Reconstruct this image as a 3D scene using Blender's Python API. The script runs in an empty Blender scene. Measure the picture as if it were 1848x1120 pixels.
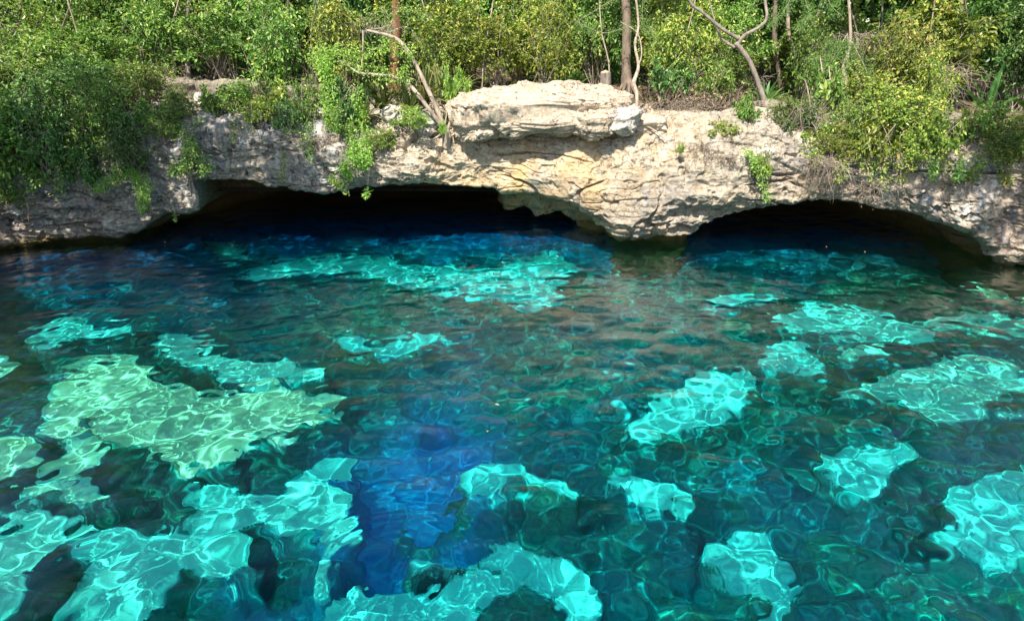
import bpy, math
import numpy as np
from mathutils import Vector
R = math.radians
sc = bpy.context.scene
COL = sc.collection

# ---------------------------------------------------------------- camera
H, PITCH, F, CX, CY = 4.5, 21.6, 1232.0, 924.0, 560.0
cam = bpy.data.objects.new("camera", bpy.data.cameras.new("camera")); COL.objects.link(cam)
sc.camera = cam
cam.location = (0, 0, H); cam.rotation_euler = (R(90 - PITCH), 0, 0)
cam.data.lens = 24.0; cam.data.sensor_width = 36.0; cam.data.clip_end = 2000
# ---------------------------------------------------------------- light
SUN_EL, SUN_AZ = 54.0, 202.0          # compass-style: 180 = straight behind the camera, more = to its left
w = bpy.data.worlds.new("World"); sc.world = w; w.use_nodes = True
nt = w.node_tree
sky = nt.nodes.new('ShaderNodeTexSky'); sky.sky_type = 'NISHITA'; sky.sun_disc = False
sky.sun_elevation = R(SUN_EL); sky.sun_rotation = R(SUN_AZ)
nt.links.new(sky.outputs[0], nt.nodes['Background'].inputs[0])
nt.nodes['Background'].inputs[1].default_value = 0.11
sd = bpy.data.lights.new("sun", 'SUN'); sd.energy = 4.6; sd.angle = R(0.5); sd.color = (1.0, 0.94, 0.84)
so = bpy.data.objects.new("sun", sd); COL.objects.link(so)
az = R(SUN_AZ)
sdir = Vector((math.sin(az) * math.cos(R(SUN_EL)), math.cos(az) * math.cos(R(SUN_EL)), math.sin(R(SUN_EL))))
so.rotation_euler = sdir.to_track_quat('Z', 'Y').to_euler(); so.location = (0, -5, 30)
sd.cycles.is_caustics_light = True
vs = sc.view_settings
vs.view_transform = 'Standard'; vs.look = 'None'; vs.exposure = 1.1; vs.gamma = 1; vs.use_curve_mapping = False
cy = sc.cycles
cy.use_denoising = True; cy.caustics_reflective = False; cy.caustics_refractive = True
cy.sample_clamp_indirect = 4; cy.max_bounces = 10; cy.transparent_max_bounces = 8; cy.diffuse_bounces = 3; cy.glossy_bounces = 3
cy.blur_glossy = 0.5

# ---------------------------------------------------------------- pixel <-> world (sizes and places read off the photograph)
def dep(py): return R(PITCH) + np.arctan((np.asarray(py, float) - CY) / F)
def zat(py, Y): return H - Y * np.tan(dep(py))
def P(px, py, Y):
    z = float(zat(py, Y)); d = Y * math.cos(R(PITCH)) + (H - z) * math.sin(R(PITCH))
    return np.array([(px - CX) / F * d, Y, z])

# ---------------------------------------------------------------- noise
_rg = np.random.default_rng(7)
_perm = _rg.permutation(256); _perm = np.concatenate([_perm, _perm, _perm])
_grad = _rg.normal(size=(256, 3)); _grad /= np.linalg.norm(_grad, axis=1)[:, None]
def noise(x, y, z):
    x, y, z = np.broadcast_arrays(np.asarray(x, float), y, z)
    xi, yi, zi = np.floor(x).astype(int), np.floor(y).astype(int), np.floor(z).astype(int)
    fx, fy, fz = x - xi, y - yi, z - zi
    u, v, t = [a * a * a * (a * (a * 6 - 15) + 10) for a in (fx, fy, fz)]
    def g(i, j, k):
        h = _perm[_perm[_perm[(xi + i) & 255] + ((yi + j) & 255)] + ((zi + k) & 255)] & 255
        G = _grad[h]
        return G[..., 0] * (fx - i) + G[..., 1] * (fy - j) + G[..., 2] * (fz - k)
    L = lambda a, b, s: a + (b - a) * s
    return 1.7 * L(L(L(g(0,0,0), g(1,0,0), u), L(g(0,1,0), g(1,1,0), u), v), L(L(g(0,0,1), g(1,0,1), u), L(g(0,1,1), g(1,1,1), u), v), t)
def fbm(x, y, z, o=4, l=2.1, g=0.5):
    a, s = 1.0, 0.0
    for i in range(o):
        s = s + a * noise(x + i * 17.3, y + i * 9.1, z + i * 5.7); x, y, z = x * l, y * l, z * l; a *= g
    return s
def ridged(x, y, z, o=4, l=2.1, g=0.55):
    a, s = 1.0, 0.0
    for i in range(o):
        s = s + a * (1 - 2 * np.abs(noise(x + i * 13.3, y + i * 7.1, z + i * 3.7))); x, y, z = x * l, y * l, z * l; a *= g
    return s
def sstep(a, b, x):
    t = np.clip((x - a) / (b - a), 0, 1); return t * t * (3 - 2 * t)

# ---------------------------------------------------------------- mesh helpers
def mesh_from(name, V, Fq, smooth=True, attrs=None):
    me = bpy.data.meshes.new(name); V = np.ascontiguousarray(V, np.float32); Fq = np.asarray(Fq, np.int32)
    n, k = Fq.shape
    me.vertices.add(len(V)); me.vertices.foreach_set('co', V.ravel())
    me.loops.add(n * k); me.loops.foreach_set('vertex_index', Fq.ravel())
    me.polygons.add(n); me.polygons.foreach_set('loop_start', np.arange(0, n * k, k, dtype=np.int32))
    me.polygons.foreach_set('loop_total', np.full(n, k, np.int32))
    me.polygons.foreach_set('use_smooth', np.full(n, smooth, bool))
    me.update(calc_edges=True)
    for an, arr in (attrs or {}).items():
        a = me.attributes.new(an, 'FLOAT', 'POINT'); a.data.foreach_set('value', np.ascontiguousarray(arr, np.float32).ravel())
    return me
def obj(name, me, m=None, parent=None):
    o = bpy.data.objects.new(name, me); COL.objects.link(o)
    if m is not None and me is not None and not me.materials: me.materials.append(m)
    if parent is not None: o.parent = parent
    return o
def tag(o, label=None, cat=None, group=None, kind=None):
    if label: o['label'] = label
    if cat: o['category'] = cat
    if group: o['group'] = group
    if kind: o['kind'] = kind
    return o
def thing(name, loc, label, cat, group=None, rz=0, scale=(1, 1, 1)):
    o = bpy.data.objects.new(name, None); COL.objects.link(o); o.location = tuple(loc); o.rotation_euler = (0, 0, rz); o.scale = scale
    o.empty_display_size = 0.2
    return tag(o, label, cat, group)
def gridfaces(ny, nx, wrap=False):
    i = np.arange(ny * nx).reshape(ny, nx)
    if wrap: i = np.concatenate([i, i[:, :1]], 1)
    return np.stack([i[:-1, :-1], i[:-1, 1:], i[1:, 1:], i[1:, :-1]], -1).reshape(-1, 4)

def catmull(pts, n):
    pts = np.asarray(pts, float)
    if len(pts) == 2: return pts[0] + (pts[1] - pts[0]) * np.linspace(0, 1, n)[:, None]
    p = np.vstack([2 * pts[0] - pts[1], pts, 2 * pts[-1] - pts[-2]])
    t = np.linspace(0, len(pts) - 1 - 1e-6, n); i = t.astype(int); f = (t - i)[:, None]
    a, b, c, d = p[i], p[i + 1], p[i + 2], p[i + 3]
    return 0.5 * (2 * b + (c - a) * f + (2 * a - 5 * b + 4 * c - d) * f ** 2 + (3 * b - a - 3 * c + d) * f ** 3)
class Tubes:
    def __init__(s): s.V, s.F, s.n = [], [], 0
    def add(s, pts, r0, r1, n=None, sides=6, rough=0.0, seed=0, smooth=True, rr=None):
        n = n or max(4, 3 * len(pts)); P_ = catmull(pts, n) if smooth else np.asarray(pts, float); n = len(P_)
        T = np.gradient(P_, axis=0); T /= np.linalg.norm(T, axis=1)[:, None] + 1e-9
        ref = np.array([0.31, 0.83, 0.1]); A = np.cross(T, ref); A /= np.linalg.norm(A, axis=1)[:, None] + 1e-9; B = np.cross(T, A)
        rad = np.linspace(r0, r1, n) if rr is None else np.interp(np.linspace(0, 1, n), np.linspace(0, 1, len(rr)), rr)
        th = np.linspace(0, 2 * math.pi, sides, endpoint=False)
        off = A[:, None] * np.cos(th)[None, :, None] + B[:, None] * np.sin(th)[None, :, None]
        V = P_[:, None] + off * rad[:, None, None]
        if rough:
            k = 1.6 / max(r0, .01)
            nn = fbm(V[..., 0] * k + seed, V[..., 1] * k, V[..., 2] * k * .45, 3)
            V = P_[:, None] + off * (rad[:, None] * (1 + rough * nn))[..., None]
        s.F.append(gridfaces(n, sides, True) + s.n); s.V.append(V.reshape(-1, 3)); s.n += n * sides
        # end cap
        c = s.n; s.V.append(P_[-1:] + T[-1:] * rad[-1] * .4); s.n += 1
        last = np.arange(c - sides, c); nx = np.roll(last, -1)
        s.F.append(np.stack([last, nx, np.full(sides, c), np.full(sides, c)], 1)); return s
    def mesh(s, name):
        V = np.concatenate(s.V); Fq = np.concatenate(s.F)
        me = bpy.data.meshes.new(name)
        tri = Fq[:, 2] == Fq[:, 3]; Q, T3 = Fq[~tri], Fq[tri][:, :3]
        idx = np.concatenate([Q.ravel(), T3.ravel()]).astype(np.int32)
        tot = np.concatenate([np.full(len(Q), 4), np.full(len(T3), 3)]).astype(np.int32)
        me.vertices.add(len(V)); me.vertices.foreach_set('co', V.astype(np.float32).ravel())
        me.loops.add(len(idx)); me.loops.foreach_set('vertex_index', idx)
        me.polygons.add(len(tot)); me.polygons.foreach_set('loop_start', (np.cumsum(tot) - tot).astype(np.int32))
        me.polygons.foreach_set('loop_total', tot); me.polygons.foreach_set('use_smooth', np.ones(len(tot), bool))
        me.update(calc_edges=True); me.validate(); return me
def unit(a): return a / (np.linalg.norm(a, axis=-1, keepdims=True) + 1e-9)
class Leaves:
    def __init__(s): s.V, s.F, s.r, s.n = [], [], [], 0
    def add(s, pos, d, nrm, L, wr=0.5, rnd=None, rng=None, fold=0.18, droop=0.25):
        """one folded, pointed leaf of six corners at every pos: long axis d, face normal about nrm, length L"""
        N = len(pos); d = unit(d); side = unit(np.cross(d, nrm)); up = np.cross(side, d)
        L = np.broadcast_to(L, (N,))[:, None]; W = L * wr * 0.5
        b = pos; t = pos + d * L - up * L * droop
        m1 = pos + d * L * .38; 
        r1 = m1 + side * W + up * W * fold * 2; l1 = m1 - side * W + up * W * fold * 2
        m2 = pos + d * L * .72 - up * L * droop * .45
        r2 = m2 + side * W * .72 + up * W * fold; l2 = m2 - side * W * .72 + up * W * fold
        V = np.stack([b, r1, r2, t, l2, l1], 1).reshape(-1, 3)
        i = np.arange(N)[:, None] * 6 + s.n
        s.F.append(np.concatenate([i + np.array([[0, 1, 2, 3]]), i + np.array([[0, 3, 4, 5]])])); s.V.append(V); s.n += 6 * N
        s.r.append(np.repeat(rnd if rnd is not None else rng.random(N), 6)); return s
    def mesh(s, name): return mesh_from(name, np.concatenate(s.V), np.concatenate(s.F), False, {'rnd': np.concatenate(s.r)})

# ---------------------------------------------------------------- materials
def newmat(name):
    m = bpy.data.materials.new(name); m.use_nodes = True; nt = m.node_tree
    return m, nt, nt.nodes['Principled BSDF'], nt.nodes['Material Output']
def N(nt, typ, **kw):
    n = nt.nodes.new(typ)
    for k, v in kw.items(): setattr(n, k, v)
    return n
def ramp(nt, fac, stops, interp='LINEAR'):
    n = nt.nodes.new('ShaderNodeValToRGB'); cr = n.color_ramp; cr.interpolation = interp
    while len(cr.elements) < len(stops): cr.elements.new(0.5)
    for e, (p, c) in zip(cr.elements, stops): e.position = p; e.color = (*c, 1) if len(c) == 3 else c
    nt.links.new(fac, n.inputs[0]); return n.outputs[0]
def tex(nt, scale, detail=5, rough=.6, vec=None, sc3=None, dist=0.0):
    n = nt.nodes.new('ShaderNodeTexNoise'); n.inputs['Scale'].default_value = scale; n.inputs['Detail'].default_value = detail
    n.inputs['Roughness'].default_value = rough; n.inputs['Distortion'].default_value = dist
    if vec is not None:
        if sc3:
            mp = nt.nodes.new('ShaderNodeMapping'); mp.inputs['Scale'].default_value = sc3; nt.links.new(vec, mp.inputs[0]); vec = mp.outputs[0]
        nt.links.new(vec, n.inputs['Vector'])
    return n.outputs['Fac']
def mix(nt, fac, a, b, mode='MIX'):
    n = nt.nodes.new('ShaderNodeMix'); n.data_type = 'RGBA'; n.blend_type = mode
    for s, v in ((n.inputs[0], fac), (n.inputs[6], a), (n.inputs[7], b)):
        if isinstance(v, (int, float)): s.default_value = v
        elif isinstance(v, tuple): s.default_value = (*v, 1)
        else: nt.links.new(v, s)
    return n.outputs[2]
def mth(nt, op, a, b=0.0, clamp=False):
    n = nt.nodes.new('ShaderNodeMath'); n.operation = op; n.use_clamp = clamp
    for s, v in ((n.inputs[0], a), (n.inputs[1], b)):
        if isinstance(v, (int, float)): s.default_value = v
        else: nt.links.new(v, s)
    return n.outputs[0]
def attr(nt, name):
    n = nt.nodes.new('ShaderNodeAttribute'); n.attribute_name = name; return n.outputs['Fac']
def bump(nt, h, bsdf, strength=.5, dist=.05):
    b = nt.nodes.new('ShaderNodeBump'); b.inputs['Strength'].default_value = strength; b.inputs['Distance'].default_value = dist
    nt.links.new(h, b.inputs['Height']); nt.links.new(b.outputs[0], bsdf.inputs['Normal'])

def rock_material(name, base_lo, base_hi, use_attr=True):
    m, nt, b, out = newmat(name)
    co = nt.nodes.new('ShaderNodeNewGeometry').outputs['Position']
    big = tex(nt, .55, 6, .62, co); med = tex(nt, 2.6, 8, .7, co); fine = tex(nt, 14, 8, .75, co)
    lay = tex(nt, 1.0, 6, .65, co, (1.2, 1.2, 7.0), .3)
    c = ramp(nt, med, [(.28, base_lo), (.5, tuple((x + y) / 2 for x, y in zip(base_lo, base_hi))), (.68, base_hi)])
    c = mix(nt, ramp(nt, fine, [(.3, (0, 0, 0)), (.62, (1, 1, 1))]), tuple(x * .62 for x in base_lo), c)
    if use_attr:
        # ochre and pink washes, grey weathered crust with the side walls' shade painted in, black drip stains, green at the waterline and the same dark tone inside the caves
        warm = mth(nt, 'MULTIPLY', attr(nt, 'warm'), ramp(nt, tex(nt, 1.6, 6, .65, co, (1, 1, .6)), [(.36, (0, 0, 0)), (.6, (1, 1, 1))]))
        c = mix(nt, mth(nt, 'MULTIPLY', warm, .8), c, mix(nt, med, (.46, .25, .07), (.78, .52, .22)))
        pink = mth(nt, 'MULTIPLY', attr(nt, 'pink'), ramp(nt, tex(nt, 1.3, 5, .6, co), [(.42, (0, 0, 0)), (.62, (1, 1, 1))]))
        c = mix(nt, mth(nt, 'MULTIPLY', pink, .6), c, (.42, .24, .17))
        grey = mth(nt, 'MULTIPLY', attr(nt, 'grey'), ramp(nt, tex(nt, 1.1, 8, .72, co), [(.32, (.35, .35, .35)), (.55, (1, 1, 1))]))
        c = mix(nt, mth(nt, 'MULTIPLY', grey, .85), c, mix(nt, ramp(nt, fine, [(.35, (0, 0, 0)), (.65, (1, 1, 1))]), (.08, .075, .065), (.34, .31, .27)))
        blot = mth(nt, 'MULTIPLY', attr(nt, 'drip'), ramp(nt, tex(nt, 2.2, 7, .75, co, (1, 1, .8), .5), [(.52, (0, 0, 0)), (.6, (1, 1, 1))]))
        c = mix(nt, mth(nt, 'MULTIPLY', blot, .85), c, mix(nt, fine, (.07, .075, .085), (.26, .28, .31)))
        wht = mth(nt, 'MULTIPLY', attr(nt, 'drip'), ramp(nt, tex(nt, 1.7, 7, .75, co, (1, 1.4, .7), .5), [(.55, (0, 0, 0)), (.63, (1, 1, 1))]))
        c = mix(nt, mth(nt, 'MULTIPLY', wht, .7), c, (.72, .68, .62))
        drip = ramp(nt, tex(nt, 1.0, 6, .7, co, (3.2, 3.2, .55)), [(.56, (0, 0, 0)), (.66, (1, 1, 1))])
        c = mix(nt, mth(nt, 'MULTIPLY', mth(nt, 'MULTIPLY', drip, attr(nt, 'drip')), .75), c, (.045, .045, .045))
        c = mix(nt, attr(nt, 'algae_inner_dark'), c, mix(nt, med, (.02, .022, .01), (.20, .14, .04)))
    pits = ramp(nt, tex(nt, 6.5, 5, .65, co, (1, 1, 1.3), .2), [(.33, (1, 1, 1)), (.40, (0, 0, 0))])
    c = mix(nt, mth(nt, 'MULTIPLY', pits, .75), c, (.06, .045, .035))
    crack = ramp(nt, mth(nt, 'ABSOLUTE', mth(nt, 'SUBTRACT', tex(nt, 1.9, 4, .6, co, (1, 1, 1.7), .4), .5)), [(0, (1, 1, 1)), (.010, (0, 0, 0))])
    crack = mth(nt, 'MULTIPLY', crack, ramp(nt, big, [(.48, (0, 0, 0)), (.56, (1, 1, 1))]))
    c = mix(nt, mth(nt, 'MULTIPLY', crack, .8), c, (.05, .04, .03))
    nt.links.new(c, b.inputs['Base Color']); b.inputs['Roughness'].default_value = .9; b.inputs['Specular IOR Level'].default_value = .2
    hh = mth(nt, 'ADD', mth(nt, 'ADD', mth(nt, 'MULTIPLY', fine, .5), med), mth(nt, 'ADD', mth(nt, 'MULTIPLY', lay, .5), mth(nt, 'ADD', mth(nt, 'MULTIPLY', crack, -.4), mth(nt, 'MULTIPLY', pits, -.5))))
    bump(nt, hh, b, .75, .06)
    return m
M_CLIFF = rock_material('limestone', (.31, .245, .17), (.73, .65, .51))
M_SLAB = rock_material('slab_limestone', (.40, .31, .22), (.72, .60, .46), False)
M_LEDGE = rock_material('shaded_ledge_stone', (.16, .135, .10), (.42, .36, .28), False)  # limestone toned darker, the shade at the forest foot put into its colour
M_WHITE = rock_material('white_limestone', (.42, .37, .30), (.80, .74, .64), False)

def leaf_material(name, stops, trans=.35, rough=.45):
    m, nt, b, out = newmat(name)
    info = nt.nodes.new('ShaderNodeObjectInfo')
    r = attr(nt, 'rnd'); c = ramp(nt, r, stops)
    hs = nt.nodes.new('ShaderNodeHueSaturation'); nt.links.new(c, hs.inputs['Color'])
    nt.links.new(mth(nt, 'ADD', mth(nt, 'MULTIPLY', info.outputs['Random'], .035), .483), hs.inputs['Hue'])
    nt.links.new(mth(nt, 'ADD', mth(nt, 'MULTIPLY', info.outputs['Random'], .5), .72), hs.inputs['Value'])
    hs.inputs['Saturation'].default_value = .9
    c = hs.outputs[0]
    nt.links.new(c, b.inputs['Base Color']); b.inputs['Roughness'].default_value = rough; b.inputs['Specular IOR Level'].default_value = .45
    t = nt.nodes.new('ShaderNodeBsdfTranslucent'); nt.links.new(mix(nt, 1.0, c, (1.0, 1.15, .45), 'MULTIPLY'), t.inputs[0])
    ms = nt.nodes.new('ShaderNodeMixShader'); ms.inputs[0].default_value = trans
    nt.links.new(b.outputs[0], ms.inputs[1]); nt.links.new(t.outputs[0], ms.inputs[2]); nt.links.new(ms.outputs[0], out.inputs[0]); return m
M_LEAF = leaf_material('green_leaf', [(0, (.06, .14, .012)), (.45, (.13, .27, .022)), (.8, (.27, .43, .05)), (.96, (.48, .58, .10)), (1, (.62, .52, .14))])
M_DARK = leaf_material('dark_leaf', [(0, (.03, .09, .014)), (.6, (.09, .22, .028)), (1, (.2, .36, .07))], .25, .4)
M_LIME = leaf_material('lime_leaf', [(0, (.12, .24, .018)), (.5, (.27, .45, .035)), (1, (.45, .60, .08))], .4)
M_YELLOW = leaf_material('olive_leaf', [(0, (.09, .17, .012)), (.5, (.23, .33, .025)), (.85, (.44, .49, .05)), (1, (.70, .55, .07))], .35)
M_DRY = leaf_material('dry_leaf', [(0, (.10, .06, .03)), (.6, (.26, .17, .09)), (1, (.45, .33, .2))], .2, .8)
M_STRAP = leaf_material('strap_leaf', [(0, (.05, .10, .02)), (.6, (.15, .22, .045)), (.9, (.4, .38, .12)), (1, (.55, .45, .22))], .25)
M_FERN = leaf_material('feathery_leaf', [(0, (.07, .15, .025)), (.5, (.16, .3, .05)), (1, (.3, .44, .1))], .4)
def bark(name, lo, hi, scale=9):
    m, nt, b, out = newmat(name)
    co = nt.nodes.new('ShaderNodeNewGeometry').outputs['Position']
    n1 = tex(nt, scale, 8, .7, co, (1, 1, .35)); n2 = tex(nt, scale * .35, 3, .5, co)
    c = mix(nt, ramp(nt, n2, [(.35, (0, 0, 0)), (.65, (1, 1, 1))]), tuple(x * .75 for x in lo), lo)
    c = mix(nt, ramp(nt, n1, [(.35, (0, 0, 0)), (.65, (1, 1, 1))]), c, hi)
    nt.links.new(c, b.inputs['Base Color']); b.inputs['Roughness'].default_value = .9; bump(nt, n1, b, .6, .02); return m
M_BARK = bark('grey_bark', (.11, .09, .07), (.30, .25, .20))
M_PALE = bark('pale_bark', (.20, .15, .11), (.46, .38, .29))
M_BROWN = bark('brown_bark', (.09, .065, .045), (.24, .18, .13), 8)
M_RED = bark('red_bark', (.10, .045, .025), (.30, .12, .06), 10)
M_TWIG = bark('dry_twig', (.17, .13, .10), (.40, .32, .25), 20)
M_CUT = bark('cut_wood', (.34, .24, .13), (.52, .40, .24), 12)

def forest_floor_mat():
    m, nt, b, out = newmat('leaf_litter')
    co = nt.nodes.new('ShaderNodeNewGeometry').outputs['Position']
    n1 = tex(nt, 12, 8, .75, co); n2 = tex(nt, 1.3, 4, .6, co)
    c = ramp(nt, n1, [(.3, (.035, .022, .013)), (.5, (.12, .08, .045)), (.7, (.30, .2, .12))])
    c = mix(nt, ramp(nt, n2, [(.45, (0, 0, 0)), (.6, (.7, .7, .7))]), c, (.05, .075, .02))
    nt.links.new(c, b.inputs['Base Color']); b.inputs['Roughness'].default_value = 1; bump(nt, n1, b, .8, .05); return m
M_LITTER = forest_floor_mat()

# ---------------------------------------------------------------- the rock rim round the pool
PXK  = [-1000, -500,   0,  300,  900, 1130, 1400, 1600, 1848, 2300, 2800]
YCK  = [  6.0, 11.0, 15.6, 16.0, 16.2, 15.8, 15.6, 15.0, 14.2, 10.5,  6.0]
def Yc(px): return np.interp(px, PXK, YCK) if np.ndim(px) else float(np.interp(px, PXK, YCK))
LIP = np.array([(-1000,470),(-400,460),(-100,440),(0,437),(90,431),(180,420),(240,408),(262,397),(285,382),(300,376),(318,381),(342,378),(346,330),(352,322),(400,323),(480,333),(560,343),(620,344),(700,335),(760,331),(800,334),(850,336),(900,334),(950,344),(1000,356),(1040,367),(1070,382),(1095,403),(1106,412),(1118,420),(1135,424),(1180,424),(1240,421),(1275,412),(1300,402),(1335,388),(1365,376),(1400,370),(1440,362),(1475,356),(1530,361),(1600,376),(1660,386),(1720,398),(1760,410),(1790,426),(1815,444),(1835,462),(1848,470),(1900,480),(2300,540),(2800,560)], float)
TOP = np.array([(-1000,250),(0,235),(150,225),(250,215),(370,208),(480,205),(560,215),(640,222),(720,222),(800,232),(900,236),(1060,238),(1140,222),(1200,208),(1300,216),(1380,212),(1460,228),(1600,252),(1700,258),(1760,262),(1848,270),(2300,300),(2800,300)], float)
CDEP = np.array([(-1000,.3),(170,.4),(210,2.5),(330,6),(350,8),(850,8),(1060,6),(1100,5),(1120,.8),(1135,.4),(1250,.3),(1280,1.2),(1305,3),(1335,3.4),(1380,5.5),(1700,6.5),(1760,6),(1810,4),(1850,.8),(2800,.4)], float)
def ground_z(X, Y):
    """height of the forest floor behind the rim"""
    g = 2.35 + 0.22 * (Y - 16.5) + 0.25 * sstep(-4, -12, X) - 0.12 * sstep(6, 12, X)
    g = g - np.maximum(Y - 20.5, 0) * 0.12
    return g + 0.12 * fbm(X * .5, Y * .5, 3.3, 3) + 0.03 * fbm(X * 3, Y * 3, 1.3, 2)
def build_cliff():
    pxs = np.concatenate([np.linspace(-1000, -60, 130, endpoint=False), np.linspace(-60, 1910, 1500, endpoint=False), np.linspace(1910, 2800, 110)])
    yc = Yc(pxs)
    # soften the rim plan so that it bays in and out
    yc = yc + 0.28 * noise(pxs / 260., 3.1, 0.2) + 0.12 * noise(pxs / 90., 1.1, 7.2)
    jig = 5 * noise(pxs / 22., 0.5, .5) + 3 * noise(pxs / 9., 2.5, .5)
    zl = zat(np.interp(pxs, LIP[:, 0], LIP[:, 1]) + jig * .7, yc)
    zt = zat(np.interp(pxs, TOP[:, 0], TOP[:, 1]) + jig, yc + .7)
    cd = np.interp(pxs, CDEP[:, 0], CDEP[:, 1])
    contact = sstep(.35, .0, zl)                     # 1 where the rock runs into the water
    zl = np.where(zl < .02, -.15, zl)
    zm = 1.6
    d = yc * math.cos(R(PITCH)) + (H - zm) * math.sin(R(PITCH)); X = (pxs - CX) / F * d
    yr = lambda dy: yc + dy
    one = np.ones_like(pxs)
    deep = np.clip(cd / 6, 0, 1)
    bulge = .15 + .25 * np.exp(-((pxs - 1180) / 130.) ** 2)
    ctl = [
        (yr(cd * 1.02 + .3), -5 * one),
        (yr(cd), -1.0 * one),
        (yr(cd * .98), np.minimum(.15, zl * .3)),
        (yr(cd * .8), np.minimum(zl * .75, .15 + zl * .55)),
        (yr(cd * .45), zl * (.98 - .05 * deep) + .02),
        (yr(cd * .12 + .06), zl + .03),
        (yr(0), zl),
        (yr(-bulge * .7), zl + (zt - zl) * .12),
        (yr(-bulge), zl + (zt - zl) * .33),
        (yr(-bulge * .6 + .02), zl + (zt - zl) * .6),
        (yr(.12), zl + (zt - zl) * .82),
        (yr(.5), zl + (zt - zl) * .96),
        (yr(.95), zt + .03),
        (yr(1.8), zt + .12),
        (yr(3.2), zt + .25),
        (yr(5.0), zt - .3),
    ]
    # inner rock curtain hanging inside the mouth of the big cave, and a small one in the right cave
    hw = sstep(878, 915, pxs + 14 * noise(pxs / 14., 1.7, .3)) * sstep(1128, 1116, pxs); hw2 = .9 * sstep(1262, 1285, pxs) * sstep(1345, 1318, pxs)
    hz = np.where(pxs < 1200, .30 + .12 * noise(pxs / 24., .3, 9.) - .5 * sstep(1040, 1105, pxs) - .12 * np.exp(-((pxs - 985) / 30.) ** 2), .18 + .1 * noise(pxs / 14., .3, 9.))
    hw = np.maximum(hw, hw2)
    def bl(i, y, z): ctl[i] = (ctl[i][0] * (1 - hw) + y * hw, ctl[i][1] * (1 - hw) + z * hw)
    bl(5, yr(.6), zl * .98); bl(4, yr(1.15), zl * .7 + .1); bl(3, yr(1.6), hz); bl(2, yr(2.6), hz + .12); bl(1, yr(4.5), .1 * one)
    cnt = [8, 10, 14, 18, 22, 26, 34, 44, 44, 38, 30, 24, 22, 12, 8]
    cy_ = np.stack([np.broadcast_to(a, pxs.shape) for a, _ in ctl]); cz_ = np.stack([np.broadcast_to(b, pxs.shape) for _, b in ctl])
    rows = []
    Pc = np.stack([cy_, cz_], -1); n = len(ctl)
    for i in range(n - 1):
        a = Pc[max(i - 1, 0)]; b = Pc[i]; c = Pc[i + 1]; dd = Pc[min(i + 2, n - 1)]
        for t in np.linspace(0, 1, cnt[i], endpoint=False):
            cat = 0.5 * (2 * b + (c - a) * t + (2 * a - 5 * b + 4 * c - dd) * t ** 2 + (3 * b - a - 3 * c + dd) * t ** 3)
            lin = b + (c - b) * t
            k = .15 if 2 <= i <= 5 else .65
            rows.append(cat * k + lin * (1 - k))
    rows.append(Pc[-1]); G = np.stack(rows)           # nv, nx, 2
    nv = len(rows)
    XX = np.broadcast_to(X, (nv, len(pxs))).copy(); YY = G[..., 0].copy(); ZZ = G[..., 1].copy()
    # make side banks turn: shift in X is already in X(px); displace along numerical normals
    def normals(XX, YY, ZZ):
        A = np.stack([np.gradient(q, axis=1) for q in (XX, YY, ZZ)], -1)
        B = np.stack([np.gradient(q, axis=0) for q in (XX, YY, ZZ)], -1)
        Nn = np.cross(A, B); return unit(Nn)
    Nn = normals(XX, YY, ZZ)
    # orientation: the face must look at -Y
    if Nn[nv // 2 + 20, len(pxs) // 2, 1] > 0: Nn = -Nn
    u = np.concatenate([np.full(c, i, float) + np.linspace(0, 1, c, endpoint=False) for i, c in enumerate(cnt)] + [[n - 1.]])[:, None]
    face = sstep(5.8, 6.6, u)
    right = sstep(1150, 1700, pxs)[None]; left = sstep(800, 500, pxs)[None]
    low = np.exp(-((pxs - 1190) / 110.) ** 2)[None] * sstep(1.5, .6, ZZ)
    n1 = fbm(XX * .45, YY * .45, ZZ * .8, 3)
    n2 = ridged(XX * 1.1, YY * 1.1, ZZ * 1.9, 4)
    n3 = fbm(XX * 5, YY * 5, ZZ * 5.5, 4)
    lay = noise(XX * .5 + 3, YY * .5, ZZ * 6.5 + .35 * XX * .2) + .5 * noise(XX * .9, YY * .9, ZZ * 14)
    stratamt = .015 + .05 * np.maximum(left * sstep(1.6, .8, ZZ), low * 1.6) + .03 * right * sstep(1., .4, ZZ)
    smoothc = 1 - .6 * np.exp(-((pxs[None] - 1030) / 170.) ** 2) * sstep(.7, 1.1, ZZ)
    inner = sstep(2, 3, u) * (1 - face)
    amp = np.clip(.2 + .8 * face + .7 * inner * np.maximum(sstep(4.5, 2.5, cd), hw)[None], 0, 1)
    def plates(x, y, z, k):
        q = (noise(x, y, z) + .35 * noise(x * 2.3, y * 2.3, z * 2.3)) * k; f = np.floor(q); t = q - f
        return (f + sstep(.0, .16, t) + .12 * t) / k
    pl = .17 * plates(XX * .55 + 5, YY * .5, ZZ * 1.2 + XX * .2, 3.) + .055 * plates(XX * 1.7 + 5, YY * 1.5, ZZ * 2.4 + XX * .5, 3.)
    disp = amp * (.1 + .9 * smoothc) * pl + amp * smoothc * (.2 * n1 + .05 * (n2 - .3) + .028 * n3) + stratamt * lay * (.4 + .6 * face) + .09 * inner * lay * np.maximum(sstep(4.5, 2.5, cd), hw)[None]
    cr = noise(XX * .55 + 9, YY * .4, ZZ * 1.5 + .3); crk = -.16 * np.exp(-(cr / .035) ** 2) * sstep(-.1, .25, noise(XX * .7, 4.4, ZZ * .7 + 2)) * face
    cr2 = noise(XX * 1.6 + 2, YY * 1.4, ZZ * 4.5 + .3); crk = crk - .05 * np.exp(-(cr2 / .05) ** 2) * face * sstep(-.2, .2, noise(XX * .9 + 4, 4.4, ZZ * .9 + 2))
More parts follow.
